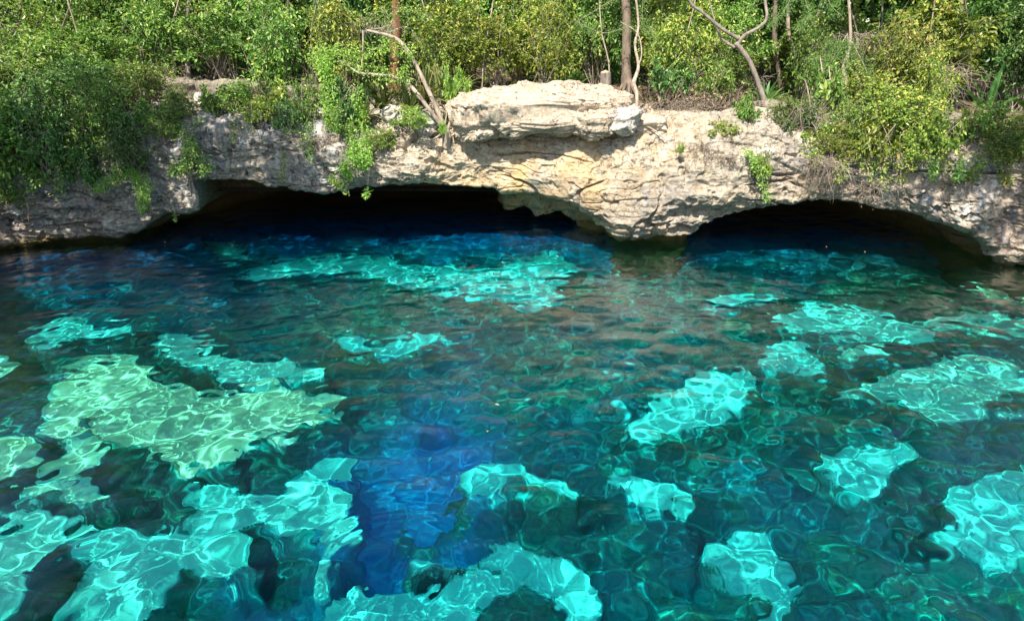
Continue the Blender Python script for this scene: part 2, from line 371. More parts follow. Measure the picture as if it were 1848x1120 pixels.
    pit = noise(XX * 3.6, YY * 3.6, ZZ * 4.) + .3 * noise(XX * 9, YY * 9, ZZ * 9); crk = crk - .09 * sstep(.36, .55, pit) * face * (.25 + .75 * smoothc)
    disp = disp + crk
    XX += Nn[..., 0] * disp; YY += Nn[..., 1] * disp; ZZ += Nn[..., 2] * disp * .8
    # flat ground part blends to the forest floor height
    gk = sstep(11.8, 14.2, u)
    ZZ = ZZ * (1 - gk) + (ground_z(XX, YY) + .02 - .5 * sstep(14, 15, u)) * gk
    pp = np.broadcast_to(pxs[None], XX.shape)
    hrel = (ZZ - zl) / np.maximum(zt - zl, .2)
    g = lambda c, s: np.exp(-((pp - c) / s) ** 2)
    wn = noise(XX * .6, 1.1, ZZ * .8)
    attrs = {
        'warm': np.clip(g(1000, 190) * (1.15 - hrel) + .25 * g(1080, 260) + .8 * (1 - face) + .25 * g(1500, 200) * (hrel < .35) + .15 * wn, 0, 1),
        'pink': np.clip(.9 * sstep(420, 60, pp) * sstep(1.7, 1.0, ZZ) + .55 * sstep(1250, 1500, pp) + .2 * wn, 0, 1),
        'grey': (1 - .8 * (1 - face) * g(990, 120)) * np.clip(1.1 * sstep(760, 560, pp) * (1 - .5 * sstep(300, 120, pp) * sstep(1.3, .9, ZZ)) + .75 * g(1160, 120) * sstep(.75, .3, hrel) + .35 * sstep(1150, 1350, pp) + .3 * sstep(.12, 0, hrel) + .15 * wn + .12, 0, 1),  # grey stains, raised on the left wall to carry its dappled shade
        'drip': np.clip(.9 * sstep(1260, 1500, pp) + .95 * sstep(720, 480, pp) + .10 + .3 * g(1180, 100), 0, 1) * sstep(0, .2, hrel),
        'algae_inner_dark': np.clip(sstep(.30, .02, ZZ + .15 * wn) * (1 - .8 * g(990, 110) * (1 - face)) * (.8 + .2 * sstep(350, 100, pp)) + .85 * (1 - sstep(4.8, 6.0, u)) * (1 - .5 * g(990, 120) - .4 * g(1320, 60)) + 0 * pp, 0, 1),  # waterline algae, plus the same dark tone over the cave interior
    }
    V = np.stack([XX, YY, ZZ], -1).reshape(-1, 3)
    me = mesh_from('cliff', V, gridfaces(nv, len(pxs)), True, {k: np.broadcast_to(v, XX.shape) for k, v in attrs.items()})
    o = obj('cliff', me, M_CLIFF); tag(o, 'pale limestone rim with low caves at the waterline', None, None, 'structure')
    o.cycles.is_caustics_receiver = True
    return o
build_cliff()

# forest floor sheet reaching the horizon behind the rim, and round the sides
def build_ground():
    xs = np.concatenate([np.linspace(-900, -40, 12, endpoint=False), np.linspace(-40, 40, 200), np.linspace(48, 900, 12)])
    ys = np.concatenate([np.linspace(16.9, 40, 120), np.linspace(48, 1200, 14)])
    X, Y = np.meshgrid(xs, ys); Z = ground_z(X, np.minimum(Y, 40)) - .03
    pxv = CX + X / (Y * math.cos(R(PITCH)) + 1.9 * math.sin(R(PITCH))) * F
    rim = np.interp(pxv, PXK, YCK) + 1.3
    Z = np.where(Y < rim + .3, np.minimum(Z, 1.0) - .0, Z)
    me = mesh_from('forest_floor', np.stack([X, Y, Z], -1).reshape(-1, 3), gridfaces(len(ys), len(xs)))
    tag(obj('forest_floor', me, M_LITTER), kind='structure')
build_ground()

# ---------------------------------------------------------------- water
def wave_z(X, Y):
    rng = np.random.default_rng(4); Z = np.zeros_like(X)
    for lam0, lam1, n, a0, spread in ((1.3, 2.6, 10, .0040, .7), (.45, 1.2, 34, .0026, .8), (.17, .45, 44, .0010, 1.0)):
        for i in range(n):
            lam = math.exp(rng.uniform(math.log(lam0), math.log(lam1))); k = 2 * math.pi / lam
            a = rng.normal(math.pi / 2 + .15, spread); ph = rng.uniform(0, 6.28)
            Z += a0 * math.sqrt(6.0 / n) * math.sqrt(lam / lam0) * np.sin(k * (X * math.cos(a) + Y * math.sin(a)) + ph)
    # calmer and livelier areas
    Z *= 1.0 + .35 * noise(X * .25, Y * .25, .3)
    for (cx_, cy__, A) in ((-1.05, 4.95, .0016), (7.6, 6.9, .0012)):     # rings spreading on the surface
        r = np.hypot(X - cx_, Y - cy__); Z += A * np.sin(r * 2 * math.pi / .11) * np.exp(-((r - .75) / .45) ** 2)
    return Z
def build_water():
    ys = np.concatenate([np.linspace(-4, 2.6, 60, endpoint=False), np.linspace(2.6, 9, 260, endpoint=False), np.linspace(9, 19, 300, endpoint=False), np.linspace(19, 26, 30)])
    xs = np.concatenate([np.linspace(-22, -12.5, 40, endpoint=False), np.linspace(-12.5, 12.5, 820, endpoint=False), np.linspace(12.5, 22, 40)])
    X, Y = np.meshgrid(xs, ys); Z = wave_z(X, Y)
    me = mesh_from('water', np.stack([X, Y, Z], -1).reshape(-1, 3), gridfaces(len(ys), len(xs)))
    m = bpy.data.materials.new('clear_water'); m.use_nodes = True; nt = m.node_tree; nt.nodes.clear()
    out = nt.nodes.new('ShaderNodeOutputMaterial')
    rf = nt.nodes.new('ShaderNodeBsdfRefraction'); rf.inputs['IOR'].default_value = 1.33; rf.inputs['Roughness'].default_value = 0
    rf.inputs['Color'].default_value = (.42, .97, .96, 1)
    gl = nt.nodes.new('ShaderNodeBsdfGlossy'); gl.inputs['Roughness'].default_value = 0; gl.inputs['Color'].default_value = (1, 1, 1, 1)
    fr = nt.nodes.new('ShaderNodeFresnel'); fr.inputs['IOR'].default_value = 1.33
    co = nt.nodes.new('ShaderNodeNewGeometry').outputs['Position']
    rp = tex(nt, 1.0, 4, .6, co, (6.5, 15.0, 1)); bm_ = nt.nodes.new('ShaderNodeBump'); bm_.inputs['Strength'].default_value = 1; bm_.inputs['Distance'].default_value = .0045
    nt.links.new(rp, bm_.inputs['Height']); nt.links.new(bm_.outputs[0], gl.inputs['Normal'])
    mx = nt.nodes.new('ShaderNodeMixShader')
    nt.links.new(mth(nt, 'SUBTRACT', mth(nt, 'MULTIPLY', fr.outputs[0], 2.3), .05, True), mx.inputs[0]); nt.links.new(rf.outputs[0], mx.inputs[1]); nt.links.new(gl.outputs[0], mx.inputs[2]); nt.links.new(mx.outputs[0], out.inputs[0])
    o = obj('water', me, m); tag(o, kind='structure'); o.cycles.is_caustics_caster = True
build_water()

# pool floor: green weed-covered rock with pale patches (sand and painted sunlight) and blue standing for water light
SUNLIT_SAND = [
 (1.0,[(70,745),(120,690),(135,660),(240,648),(270,685),(330,700),(400,700),(480,700),(520,712),(610,712),(618,750),(560,775),(470,800),(400,835),(345,835),(340,862),(300,860),(265,830),(290,820),(215,815),(160,790),(80,790)]),
 (.9,[(80,870),(120,800),(200,800),(190,835),(165,870),(120,880)]),
 (.2,[(50,605),(130,578),(190,590),(280,588),(250,600),(170,605),(110,625),(70,618)]),
 (.4,[(290,602),(380,615),(345,640),(450,650),(580,672),(590,690),(500,700),(400,690),(390,668),(330,660),(300,640),(290,620)]),
 (.1,[(415,505),(500,485),(600,470),(720,482),(880,492),(980,474),(1045,488),(990,510),(1020,545),(960,565),(880,535),(760,525),(640,495),(560,500),(470,508)]),
 (.1,[(590,612),(640,605),(700,618),(790,608),(830,615),(760,635),(700,645),(620,630)]),
 (.1,[(370,455),(440,462),(455,475),(410,485),(380,478)]),
 (.8,[(-200,640),(0,645),(35,665),(25,680),(0,688),(-200,700)]),
 (1.0,[(-200,790),(0,795),(70,800),(60,840),(0,890),(-200,900)]),
 (.8,[(20,905),(100,882),(200,885),(220,915),(150,915),(60,915)]),
 (.25,[(335,900),(350,882),(420,890),(500,885),(530,880),(610,880),(640,900),(640,965),(600,985),(560,975),(540,985),(500,958),(470,950),(430,975),(380,975),(330,945)]),
 (.15,[(530,868),(545,845),(620,825),(645,830),(640,860),(600,880),(540,880)]),
 (.5,[(-200,940),(0,940),(80,930),(165,938),(175,955),(130,975),(90,990),(60,1020),(40,1060),(20,1090),(0,1095),(-200,1110)]),
 (.3,[(150,975),(215,953),(240,965),(400,980),(460,985),(470,1020),(420,1080),(340,1065),(320,1030),(290,1060),(270,1120),(260,1250),(110,1250),(130,1120),(140,1040),(160,1010)]),
 (.3,[(555,1005),(580,990),(630,988),(620,1020),(580,1035)]),
 (.15,[(550,1120),(600,1070),(660,1045),(760,1060),(800,1070),(860,1040),(720,1010),(760,1005),(830,1020),(880,1030),(870,990),(900,988),(950,1000),(990,1030),(1085,1060),(1070,1120),(1060,1230),(1010,1180),(1000,1090),(930,1060),(880,1080),(850,1120),(840,1250),(520,1250)]),
 (.1,[(830,885),(860,865),(885,835),(930,835),(960,865),(1030,880),(1000,895),(960,900),(930,880),(900,915),(850,905)]),
 (.15,[(1105,860),(1140,862),(1200,885),(1240,900),(1250,940),(1200,915),(1150,910),(1120,890)]),
 (.2,[(1115,770),(1170,735),(1230,710),(1280,680),(1360,672),(1370,700),(1330,735),(1270,765),(1220,775),(1180,805),(1140,795)]),
 (.2,[(1370,655),(1400,620),(1450,620),(1480,660),(1480,680),(1430,670),(1390,668)]),
 (.3,[(1395,575),(1440,560),(1550,558),(1620,575),(1700,605),(1650,620),(1560,610),(1460,605),(1410,595)]),
 (.1,[(1270,540),(1340,533),(1420,540),(1400,552),(1300,558)]),
 (.45,[(1515,710),(1600,680),(1700,650),(1780,642),(1820,665),(1848,690),(2000,700),(2000,730),(1848,715),(1790,740),(1760,755),(1680,762),(1620,735),(1560,722)]),
 (1.1,[(1730,515),(1848,510),(2000,510),(2000,555),(1848,550),(1760,540)]),
 (.5,[(1650,575),(1750,568),(1848,572),(2000,575),(2000,620),(1848,615),(1770,605),(1690,590)]),
 (.15,[(1480,850),(1500,825),(1560,808),(1640,820),(1645,835),(1610,840),(1600,870),(1570,910),(1530,895),(1490,870)]),
 (.15,[(1695,965),(1720,940),(1700,900),(1760,870),(1800,858),(1848,860),(2000,870),(2000,1010),(1848,1000),(1835,1025),(1780,1020),(1710,990)]),
 (.15,[(1275,1020),(1290,985),(1330,955),(1380,970),(1420,1010),(1435,1050),(1425,1120),(1440,1230),(1360,1230),(1370,1120),(1340,1070),(1290,1040)]),
 (.5,[(1510,640),(1560,636),(1620,640),(1600,652),(1530,652)]),
]
BLUE = [[(650,850),(720,760),(860,762),(880,820),(860,880),(780,960),(720,1010),(640,1040),(560,1050),(620,1000),(650,950)],
        [(440,1130),(460,1060),(560,1050),(650,1040),(600,1090),(540,1130)],
        [(500,900),(640,780),(720,690),(900,690),(900,770),(760,880),(700,980),(500,1000)]]
DEPTH = 2.5
def inpoly(x, y, poly):
    c = np.zeros(x.shape, bool); p = poly; j = len(p) - 1
    for i in range(len(p)):
        xi, yi = p[i]; xj, yj = p[j]
        if yi != yj: c ^= ((yi > y) != (yj > y)) & (x < (xj - xi) * (y - yi) / (yj - yi) + xi)
        j = i
    return c
def build_floor():
    ys = np.concatenate([np.linspace(-4, 2.2, 30, endpoint=False), np.linspace(2.2, 20, 560, endpoint=False), np.linspace(20, 30, 40)])
    xs = np.concatenate([np.linspace(-24, -14, 30, endpoint=False), np.linspace(-14, 14, 840, endpoint=False), np.linspace(14, 24, 31)])
    X, Y = np.meshgrid(xs, ys)
    # where does the viewer see this point: follow the bent ray back to the surface
    dd = np.linspace(R(6), R(89), 600); rs = H / np.tan(dd); Rt = rs + DEPTH * np.tan(np.arcsin(np.cos(dd) / 1.33))
    rr = np.hypot(X, Y); s = np.interp(rr, Rt[::-1], rs[::-1]) / np.maximum(rr, 1e-3)
    sx, sy = X * s, Y * s
    dcam = sy * math.cos(R(PITCH)) + H * math.sin(R(PITCH)); dcam = np.maximum(dcam, .3)
    px = CX + F * sx / dcam; py = CY - F * (sy * math.sin(R(PITCH)) - H * math.cos(R(PITCH))) / dcam
    # ragged outlines
    jx = .16 * noise(X * 1.1, Y * 1.1, 2.2) + .11 * noise(X * 2.6, Y * 2.6, 4.2) + .05 * noise(X * 7, Y * 7, 1.2)
    jy = .14 * noise(X * 1.1 + 30, Y * 1.1, 2.2) + .10 * noise(X * 2.6 + 30, Y * 2.6, 4.2) + .05 * noise(X * 7 + 9, Y * 7, 1.2)
    qx = px + (jx + .05 * noise(X * 13, Y * 13, 3.2)) * .8 * F / dcam; qy = py + (jy + .05 * noise(X * 13, Y * 13, 7.2)) * .8 * F / dcam * np.clip(H / np.maximum(sy, 1), .12, 1) * .9
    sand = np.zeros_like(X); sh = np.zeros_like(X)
    for v, poly in SUNLIT_SAND:
        k = inpoly(qx, qy, poly); sand[k] = 1; sh[k] = v  # pale sand, with pools of sunlight drawn in as part of it
    # small weed holes in the sand, and small sand flecks outside it
    hole = noise(X * 1.9, Y * 1.9, 8.8) + .5 * noise(X * 4.2, Y * 4.2, 8.8)
    sand[(hole > .85)] = 0
    fleck = (noise(X * 1.5, Y * 1.5, 5.5) + .6 * noise(X * 3.9, Y * 3.9, 5.5) > 1.08) & (Y < 13); sand[fleck] = .8
    # soften a little
    def blur(A, n):
        for _ in range(n):
            A = (A + np.roll(A, 1, 0) + np.roll(A, -1, 0) + np.roll(A, 1, 1) + np.roll(A, -1, 1)) / 5
        return A
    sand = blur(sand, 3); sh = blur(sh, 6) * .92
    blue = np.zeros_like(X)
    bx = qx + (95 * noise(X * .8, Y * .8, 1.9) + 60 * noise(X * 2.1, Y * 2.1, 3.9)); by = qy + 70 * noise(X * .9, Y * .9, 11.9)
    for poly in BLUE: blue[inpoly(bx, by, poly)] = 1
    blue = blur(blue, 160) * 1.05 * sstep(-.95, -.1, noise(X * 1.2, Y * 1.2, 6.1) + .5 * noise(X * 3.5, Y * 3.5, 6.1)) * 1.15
    # navy floor colour for light scattered in deep water, before caves and far left
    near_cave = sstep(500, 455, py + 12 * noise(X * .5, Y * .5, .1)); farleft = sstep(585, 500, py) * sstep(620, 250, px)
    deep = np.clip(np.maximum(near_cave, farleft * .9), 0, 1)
    lump = ridged(X * .7, Y * .7, .3, 4)
    sw = np.clip(blur(sand, 8) * 2.6, 0, 1)
    Z = -DEPTH - 1.1 * (1 - sw) * (1 - deep) + (.42 * lump + .05 * fbm(X * 4, Y * 4, .3, 3)) * (1 - sand) * .8 - .12 * (1 - sand) - blue * .5 * (1 - sw) + deep * 1.5 * (1 - sand)  # the navy zone is a raised shelf in place of deep water
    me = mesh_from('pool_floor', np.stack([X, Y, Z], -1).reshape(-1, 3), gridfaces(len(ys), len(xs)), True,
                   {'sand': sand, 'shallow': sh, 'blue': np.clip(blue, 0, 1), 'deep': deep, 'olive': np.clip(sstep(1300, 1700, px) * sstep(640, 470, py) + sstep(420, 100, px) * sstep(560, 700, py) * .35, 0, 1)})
    m, nt, b, out = newmat('pool_floor')
    co = nt.nodes.new('ShaderNodeNewGeometry').outputs['Position']
    n1 = tex(nt, 1.6, 8, .68, co, None, .4); n2 = tex(nt, 6, 7, .7, co); n3 = tex(nt, .5, 3, .5, co)
    weed = ramp(nt, n1, [(.3, (.004, .08, .08)), (.46, (.004, .33, .29)), (.58, (.012, .50, .36)), (.70, (.20, .70, .28))])
    weed = mix(nt, ramp(nt, n2, [(.35, (0, 0, 0)), (.6, (1, 1, 1))]), (.002, .20, .20), weed)
    weed = mix(nt, ramp(nt, n3, [(.38, (.75, .75, .75)), (.56, (0, 0, 0))]), weed, mix(nt, n2, (.001, .16, .23), (.003, .34, .42)))
    weed = mix(nt, ramp(nt, tex(nt, .9, 6, .7, co, None, .6), [(.53, (0, 0, 0)), (.66, (.8, .8, .8))]), weed, mix(nt, n2, (.01, .26, .17), (.05, .48, .28)))
    weed = mix(nt, mth(nt, 'MULTIPLY', attr(nt, 'olive'), .6), weed, mix(nt, n2, (.03, .09, .02), (.22, .32, .08)))
    weed = mix(nt, attr(nt, 'blue'), weed, mix(nt, ramp(nt, n1, [(.35, (0, 0, 0)), (.6, (1, 1, 1))]), (.001, .30, .70), (.002, .62, 1.0)))  # blue colour in place of scattered light and mirrored sky
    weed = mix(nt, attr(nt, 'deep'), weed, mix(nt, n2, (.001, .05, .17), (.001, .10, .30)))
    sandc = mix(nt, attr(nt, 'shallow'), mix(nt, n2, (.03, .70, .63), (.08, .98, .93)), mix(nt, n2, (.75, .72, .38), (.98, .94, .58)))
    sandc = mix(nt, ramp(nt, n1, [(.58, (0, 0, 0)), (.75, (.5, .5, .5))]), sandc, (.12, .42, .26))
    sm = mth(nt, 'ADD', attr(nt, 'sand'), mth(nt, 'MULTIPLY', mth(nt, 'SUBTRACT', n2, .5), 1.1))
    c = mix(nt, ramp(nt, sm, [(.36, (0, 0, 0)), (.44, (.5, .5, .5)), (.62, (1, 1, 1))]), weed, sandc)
    nt.links.new(c, b.inputs['Base Color']); b.inputs['Roughness'].default_value = 1; b.inputs['Specular IOR Level'].default_value = 0
    bump(nt, n2, b, .5, .08)
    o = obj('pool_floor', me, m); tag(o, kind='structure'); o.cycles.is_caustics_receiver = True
build_floor()

# ---------------------------------------------------------------- boulders
def boulder_mesh(name, dims, seed, e=.55, rough=1.0, n=(150, 260), shape=None, amp=None):
    th = np.linspace(-math.pi / 2 + .01, math.pi / 2 - .01, n[0])[:, None]; ph = np.linspace(0, 2 * math.pi, n[1], endpoint=False)[None]
    sg = lambda a, p: np.sign(a) * np.abs(a) ** p
    x = sg(np.cos(th), e) * sg(np.cos(ph), e); y = sg(np.cos(th), e) * sg(np.sin(ph), e); z = sg(np.sin(th), e) + 0 * ph
    nn = unit(np.stack([x, y, z], -1)); X, Y, Z = x * dims[0] / 2, y * dims[1] / 2, z * dims[2] / 2
    if shape: X, Y, Z = shape(X, Y, Z)
    s = min(dims); a = amp or s * .14
    d = a * rough * (.9 * fbm(X * .9 / s + seed, Y * .9 / s, Z * 1.3 / s, 3) + .45 * (ridged(X * 2.1 / s + seed, Y * 2.1 / s, Z * 3.4 / s, 4) - .3) + .14 * fbm(X * 9 / s, Y * 9 / s, Z * 11 / s + seed, 3))
    d = d - a * .9 * sstep(.2, .5, noise(X * 2.4 / s + seed, Y * 3.4 / s, Z * 4.4 / s)) * sstep(-.25, .1, -z)
    q = (noise(X * 1.5 / s + seed, Y * 1.5 / s, Z * 3.2 / s) + .4 * noise(X * 4 / s + seed, Y * 4 / s, Z * 7 / s)) * 3.; f = np.floor(q); t = q - f
    d = d + a * 1.1 * (f + sstep(0, .18, t) + .15 * t) / 3.
    d = d + a * .35 * noise(X * .6 / s, Y * .6 / s + seed, Z * 6.5 / s)
    V = np.stack([X, Y, Z], -1) + nn * d[..., None]
    V = V.reshape(-1, 3); Fq = gridfaces(n[0], n[1], True)
    top = V[-n[1]:].mean(0); bot = V[:n[1]].mean(0); V = np.vstack([V, top, bot])
    iT, iB = len(V) - 2, len(V) - 1; a1 = np.arange(n[1]); b1 = np.roll(a1, -1); off = (n[0] - 1) * n[1]
    tq = np.stack([off + a1, off + b1, np.full(n[1], iT), np.full(n[1], iT)], 1); bq = np.stack([b1, a1, np.full(n[1], iB), np.full(n[1], iB)], 1)
    me = bpy.data.meshes.new(name); me.from_pydata(V.tolist(), [], [f for f in Fq.tolist()] + [f[:3] for f in tq.tolist()] + [f[:3] for f in bq.tolist()])
    me.shade_smooth(); return me
def slab_shape(X, Y, Z):
    # crowned back, ends thinned, deep undercut along the left foot, low step at the right foot
    t = X / 2.35
    Z = Z * (1 - .16 * t ** 2 - .12 * sstep(.55, 1, t)) + .06 * np.cos(t * 2.2)
    front = sstep(.2, -1.2, Y)
    Z = Z - .16 * sstep(.1, -.9, t) * sstep(0, -.4, Z) * front
    Y = Y + .38 * sstep(-.1, -.5, Z) * front * sstep(-.2, .9, t) + .18 * sstep(.2, .55, Z) * front
    return X, Y, Z
def put_boulder(name, pxc, pyt, pyb, Y, wpx, dy, seed, mat, label, cat='boulder', group=None, e=.6, shape=None, rough=1., n=(90, 140), amp=None, rz=0, over=.12):
    zt, zb = float(zat(pyt, Y)), float(zat(pyb, Y)); c = P(pxc, (pyt + pyb) / 2, Y); d = Y * math.cos(R(PITCH)) + (H - c[2]) * math.sin(R(PITCH))
    wx = wpx / F * d
    me = boulder_mesh(name, (wx, dy, (zt - zb) * (1 + over)), seed, e, rough, n, shape, amp)
    o = obj(name, me, mat); o.location = (c[0], Y + dy * .42, (zt + zb) / 2 - (zt - zb) * over / 3); o.rotation_euler[2] = rz
    tag(o, label, cat, group); return o
put_boulder('limestone_slab', 982, 174, 241, 15.85, 340, 2.7, 3.3, M_SLAB, 'huge flat-topped cream limestone slab lying on the cliff edge above the pool', 'rock slab', None, .34, slab_shape, 1.0, (260, 460), .11)
put_boulder('boulder', 1075, 207, 246, 15.5, 76, .8, 8.1, M_SLAB, 'rounded tan boulder wedged under the right end of the big slab, beside the white one', group='boulders under the slab')
put_boulder('boulder', 1122, 199, 238, 15.5, 56, .8, 12.6, M_WHITE, 'whitish pitted boulder under the right tip of the big slab', group='boulders under the slab')
put_boulder('boulder', 1168, 214, 244, 15.9, 70, .7, 32.6, M_SLAB, 'low grey-tan boulder at the foot of the slim pale tree', group='boulders under the slab')
put_boulder('boulder', 708, 195, 228, 16.5, 38, .5, 42.6, M_WHITE, 'bright white boulder under the strap-leaved plants', group='white boulders by the strap plants')
put_boulder('boulder', 745, 208, 244, 16.3, 90, .8, 52.6, M_WHITE, 'pale broad boulder half covered by light green fern leaves', group='white boulders by the strap plants')
put_boulder('boulder', 604, 262, 306, 15.95, 34, .5, 62.6, M_WHITE, 'upright grey-white stone beside the hanging vine on the left cliff', group='loose stones on the left cliff')
put_boulder('boulder', 540, 266, 280, 16.05, 18, .3, 72.6, M_WHITE, 'small white stone in the soil pocket of the left cliff, left of the other', group='loose stones on the left cliff')
put_boulder('boulder', 570, 284, 300, 16.0, 22, .3, 77.6, M_WHITE, 'small grey stone in the soil pocket of the left cliff, right of the other', group='loose stones on the left cliff')
put_boulder('boulder', 356, 170, 186, 17.6, 16, .3, 82.6, M_WHITE, 'small white stone on the litter beside the slim grey trunk at left', group='loose stones on the left cliff')
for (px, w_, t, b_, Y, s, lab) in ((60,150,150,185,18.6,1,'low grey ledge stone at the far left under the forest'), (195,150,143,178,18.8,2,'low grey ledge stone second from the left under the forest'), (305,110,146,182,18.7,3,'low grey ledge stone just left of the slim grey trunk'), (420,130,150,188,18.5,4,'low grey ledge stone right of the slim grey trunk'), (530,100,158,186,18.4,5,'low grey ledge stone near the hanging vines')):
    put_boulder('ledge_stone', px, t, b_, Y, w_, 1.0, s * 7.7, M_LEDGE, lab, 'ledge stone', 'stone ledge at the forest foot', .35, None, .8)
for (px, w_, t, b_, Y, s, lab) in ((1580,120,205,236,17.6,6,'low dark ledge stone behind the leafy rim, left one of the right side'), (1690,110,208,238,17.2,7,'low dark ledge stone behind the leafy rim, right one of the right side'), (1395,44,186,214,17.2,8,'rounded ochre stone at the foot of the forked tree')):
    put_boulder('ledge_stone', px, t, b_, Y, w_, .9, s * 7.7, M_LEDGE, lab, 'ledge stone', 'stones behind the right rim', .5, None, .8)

# ---------------------------------------------------------------- vegetation builders
def shrub_meshes(seed, W=2.0, D=1.5, Hh=2.4, nc=46, per=70, L=.085, wr=.5, low=.12, hang=.0, spread=.26, stems=9, tight=1.0):
    rng = np.random.default_rng(seed); lv = Leaves(); tb = Tubes()
    # uneven crown: clump centres in a lumpy shell
    c = rng.normal(size=(nc, 3)); c = unit(c) * (rng.random((nc, 1)) ** .45)
    c[:, 2] = np.abs(c[:, 2]) if False else c[:, 2]
    lump = 1 + .35 * noise(c[:, 0] * 1.7 + seed, c[:, 1] * 1.7, c[:, 2] * 1.7)
    c = c * lump[:, None]
    c = c * np.array([W / 2, D / 2, Hh * (1 - low) / 2]) + np.array([0, 0, Hh * (low + (1 - low) / 2)])
    base = rng.normal(size=(stems, 3)) * np.array([.16, .12, 0]) * W / 2
    for i in range(nc):
        s = spread * rng.uniform(.6, 1.35); k = int(per * rng.uniform(.8, 1.8))
        # leaves sit along little twigs of the clump
        tw = unit(rng.normal(size=(max(k // 9, 2), 3)) + np.array([0, -.2, .25])) ; ti = rng.integers(0, len(tw), k); t = rng.random(k) ** .7
        pos = c[i] + tw[ti] * (t * s * 1.25)[:, None] + rng.normal(size=(k, 3)) * s * .16 * tight
        pos[:, 2] -= hang * t * s
        d = tw[ti] * .6 + rng.normal(size=(k, 3)) * .6 + np.array([0, 0, -.25])
        nr = rng.normal(size=(k, 3)) * .55 + np.array([0, -.35, .8])
        cl = rng.uniform(-.18, .18)
        lv.add(pos, d, nr, L * rng.uniform(.6, 1.25, k), wr, np.clip(rng.random(k) * .8 + .12 + cl, 0, 1))
        b = base[i % stems]; mid = (b + c[i]) / 2 + rng.normal(size=3) * .12 + np.array([0, 0, .1])
        if i % 2 == 0: tb.add([b + [0, 0, -.15], mid, c[i]], rng.uniform(.010, .02), .004, 6, 4)
        for q in tw[:3]: tb.add([c[i], c[i] + q * s * .7, c[i] + q * s * 1.3 + np.array([0, 0, -.03])], .005, .002, 3, 3, smooth=False)
    return lv.mesh('foliage'), tb.mesh('stem')
PROTO = {}
def plant(name, kind, px, py, Y, sx, sz, rz, mat, label, cat, group):
    lm, sm, dims = PROTO[kind]
    c = P(px, py, Y)
    o = thing(name, c, label, cat, group, rz, (sx / dims[0], sx / dims[0], sz / dims[2]))
    a = obj('foliage', lm, None, o); b = obj('stem', sm, None, o)
    for q, m in ((a, mat), (b, M_TWIG)):
        if not q.data.materials: q.data.materials.append(m)
        q.material_slots[0].link = 'OBJECT'; q.material_slots[0].material = m
    return o
def proto(kind, W, D, Hh, **k):
    l, s = shrub_meshes(hash_seed(kind), W, D, Hh, **k); l.materials.append(M_LEAF); s.materials.append(M_TWIG); PROTO[kind] = (l, s, (W, D, Hh))
def hash_seed(k): return sum(ord(ch) * (i + 3) for i, ch in enumerate(k)) % 9973
proto('bush_a', 2.0, 1.5, 2.2, nc=60, per=80, L=.085)
proto('bush_b', 2.2, 1.5, 2.0, nc=44, per=75, L=.10, wr=.42, spread=.3)
proto('bush_c', 1.8, 1.3, 2.4, nc=44, per=60, L=.11, wr=.55, spread=.25)
proto('bush_d', 2.2, 1.4, 2.6, nc=44, per=62, L=.095, wr=.6, spread=.24, hang=.5)
proto('low_a', 1.2, .8, .6, nc=26, per=50, L=.065, low=0, spread=.15)
proto('low_b', 1.2, .8, .5, nc=22, per=40, L=.085, wr=.6, low=0, spread=.15)
proto('mass', 2.4, 1.1, 1.9, nc=50, per=50, L=.105, low=0, spread=.34, hang=.5)
proto('thin_crown', 5.0, 4.0, 3.6, nc=60, per=36, L=.2, low=0, spread=.5, stems=6)
proto('crown', 5.0, 4.0, 3.6, nc=90, per=75, L=.17, low=0, spread=.55, stems=6)

# the unbroken wall of forest far behind: one mass nobody could count
def build_forest():
    rng = np.random.default_rng(11); lv = Leaves()
    nc = 4200
    x = rng.uniform(-25, 25, nc); y = 20.6 + 6.5 * rng.random(nc) ** .8
    top = 9.2 + 1.6 * noise(x * .25, 1.0, 2.0) * 1.5 - 3.2 * np.exp(-((x + 2.6) / 2.6) ** 2)
    z = 2.4 + (top - 2.4) * rng.random(nc) ** 1.35
    keep = noise(x * .55, y * .4, z * .6) > -.22; x, y, z = x[keep], y[keep], z[keep]
    for i in range(len(x)):
        k = int(rng.uniform(24, 60)); s = rng.uniform(.25, .6)
        tw = unit(rng.normal(size=(7, 3)) + np.array([0, -.3, .1])); ti = rng.integers(0, 7, k)
        pos = np.array([x[i], y[i], z[i]]) + tw[ti] * (rng.random(k)[:, None] * s) + rng.normal(size=(k, 3)) * s * .18
        L_ = .135 if z[i] < 6 else .19
        lv.add(pos, tw[ti] + rng.normal(size=(k, 3)) * .6 + np.array([0, 0, -.3]), rng.normal(size=(k, 3)) * .5 + np.array([0, -.4, .75]), L_ * rng.uniform(.6, 1.3, k), .5,
               np.clip(rng.random(k) * .75 + .12 + rng.uniform(-.2, .2), 0, 1))
    o = obj('distant_forest', lv.mesh('distant_forest'), M_LEAF)
    tag(o, 'solid green mass of forest closing the view behind the nearer shrubs', None, None, 'stuff')
    # darker leaves behind it, to the depth of the wood
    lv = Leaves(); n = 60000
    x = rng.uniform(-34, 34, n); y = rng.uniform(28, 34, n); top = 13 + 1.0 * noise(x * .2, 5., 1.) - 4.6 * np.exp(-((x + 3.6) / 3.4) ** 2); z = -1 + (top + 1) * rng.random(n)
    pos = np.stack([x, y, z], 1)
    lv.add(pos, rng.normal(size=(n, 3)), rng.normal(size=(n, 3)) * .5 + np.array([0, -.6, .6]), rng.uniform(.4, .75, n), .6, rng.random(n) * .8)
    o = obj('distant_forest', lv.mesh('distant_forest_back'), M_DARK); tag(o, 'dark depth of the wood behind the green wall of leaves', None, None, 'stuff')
build_forest()

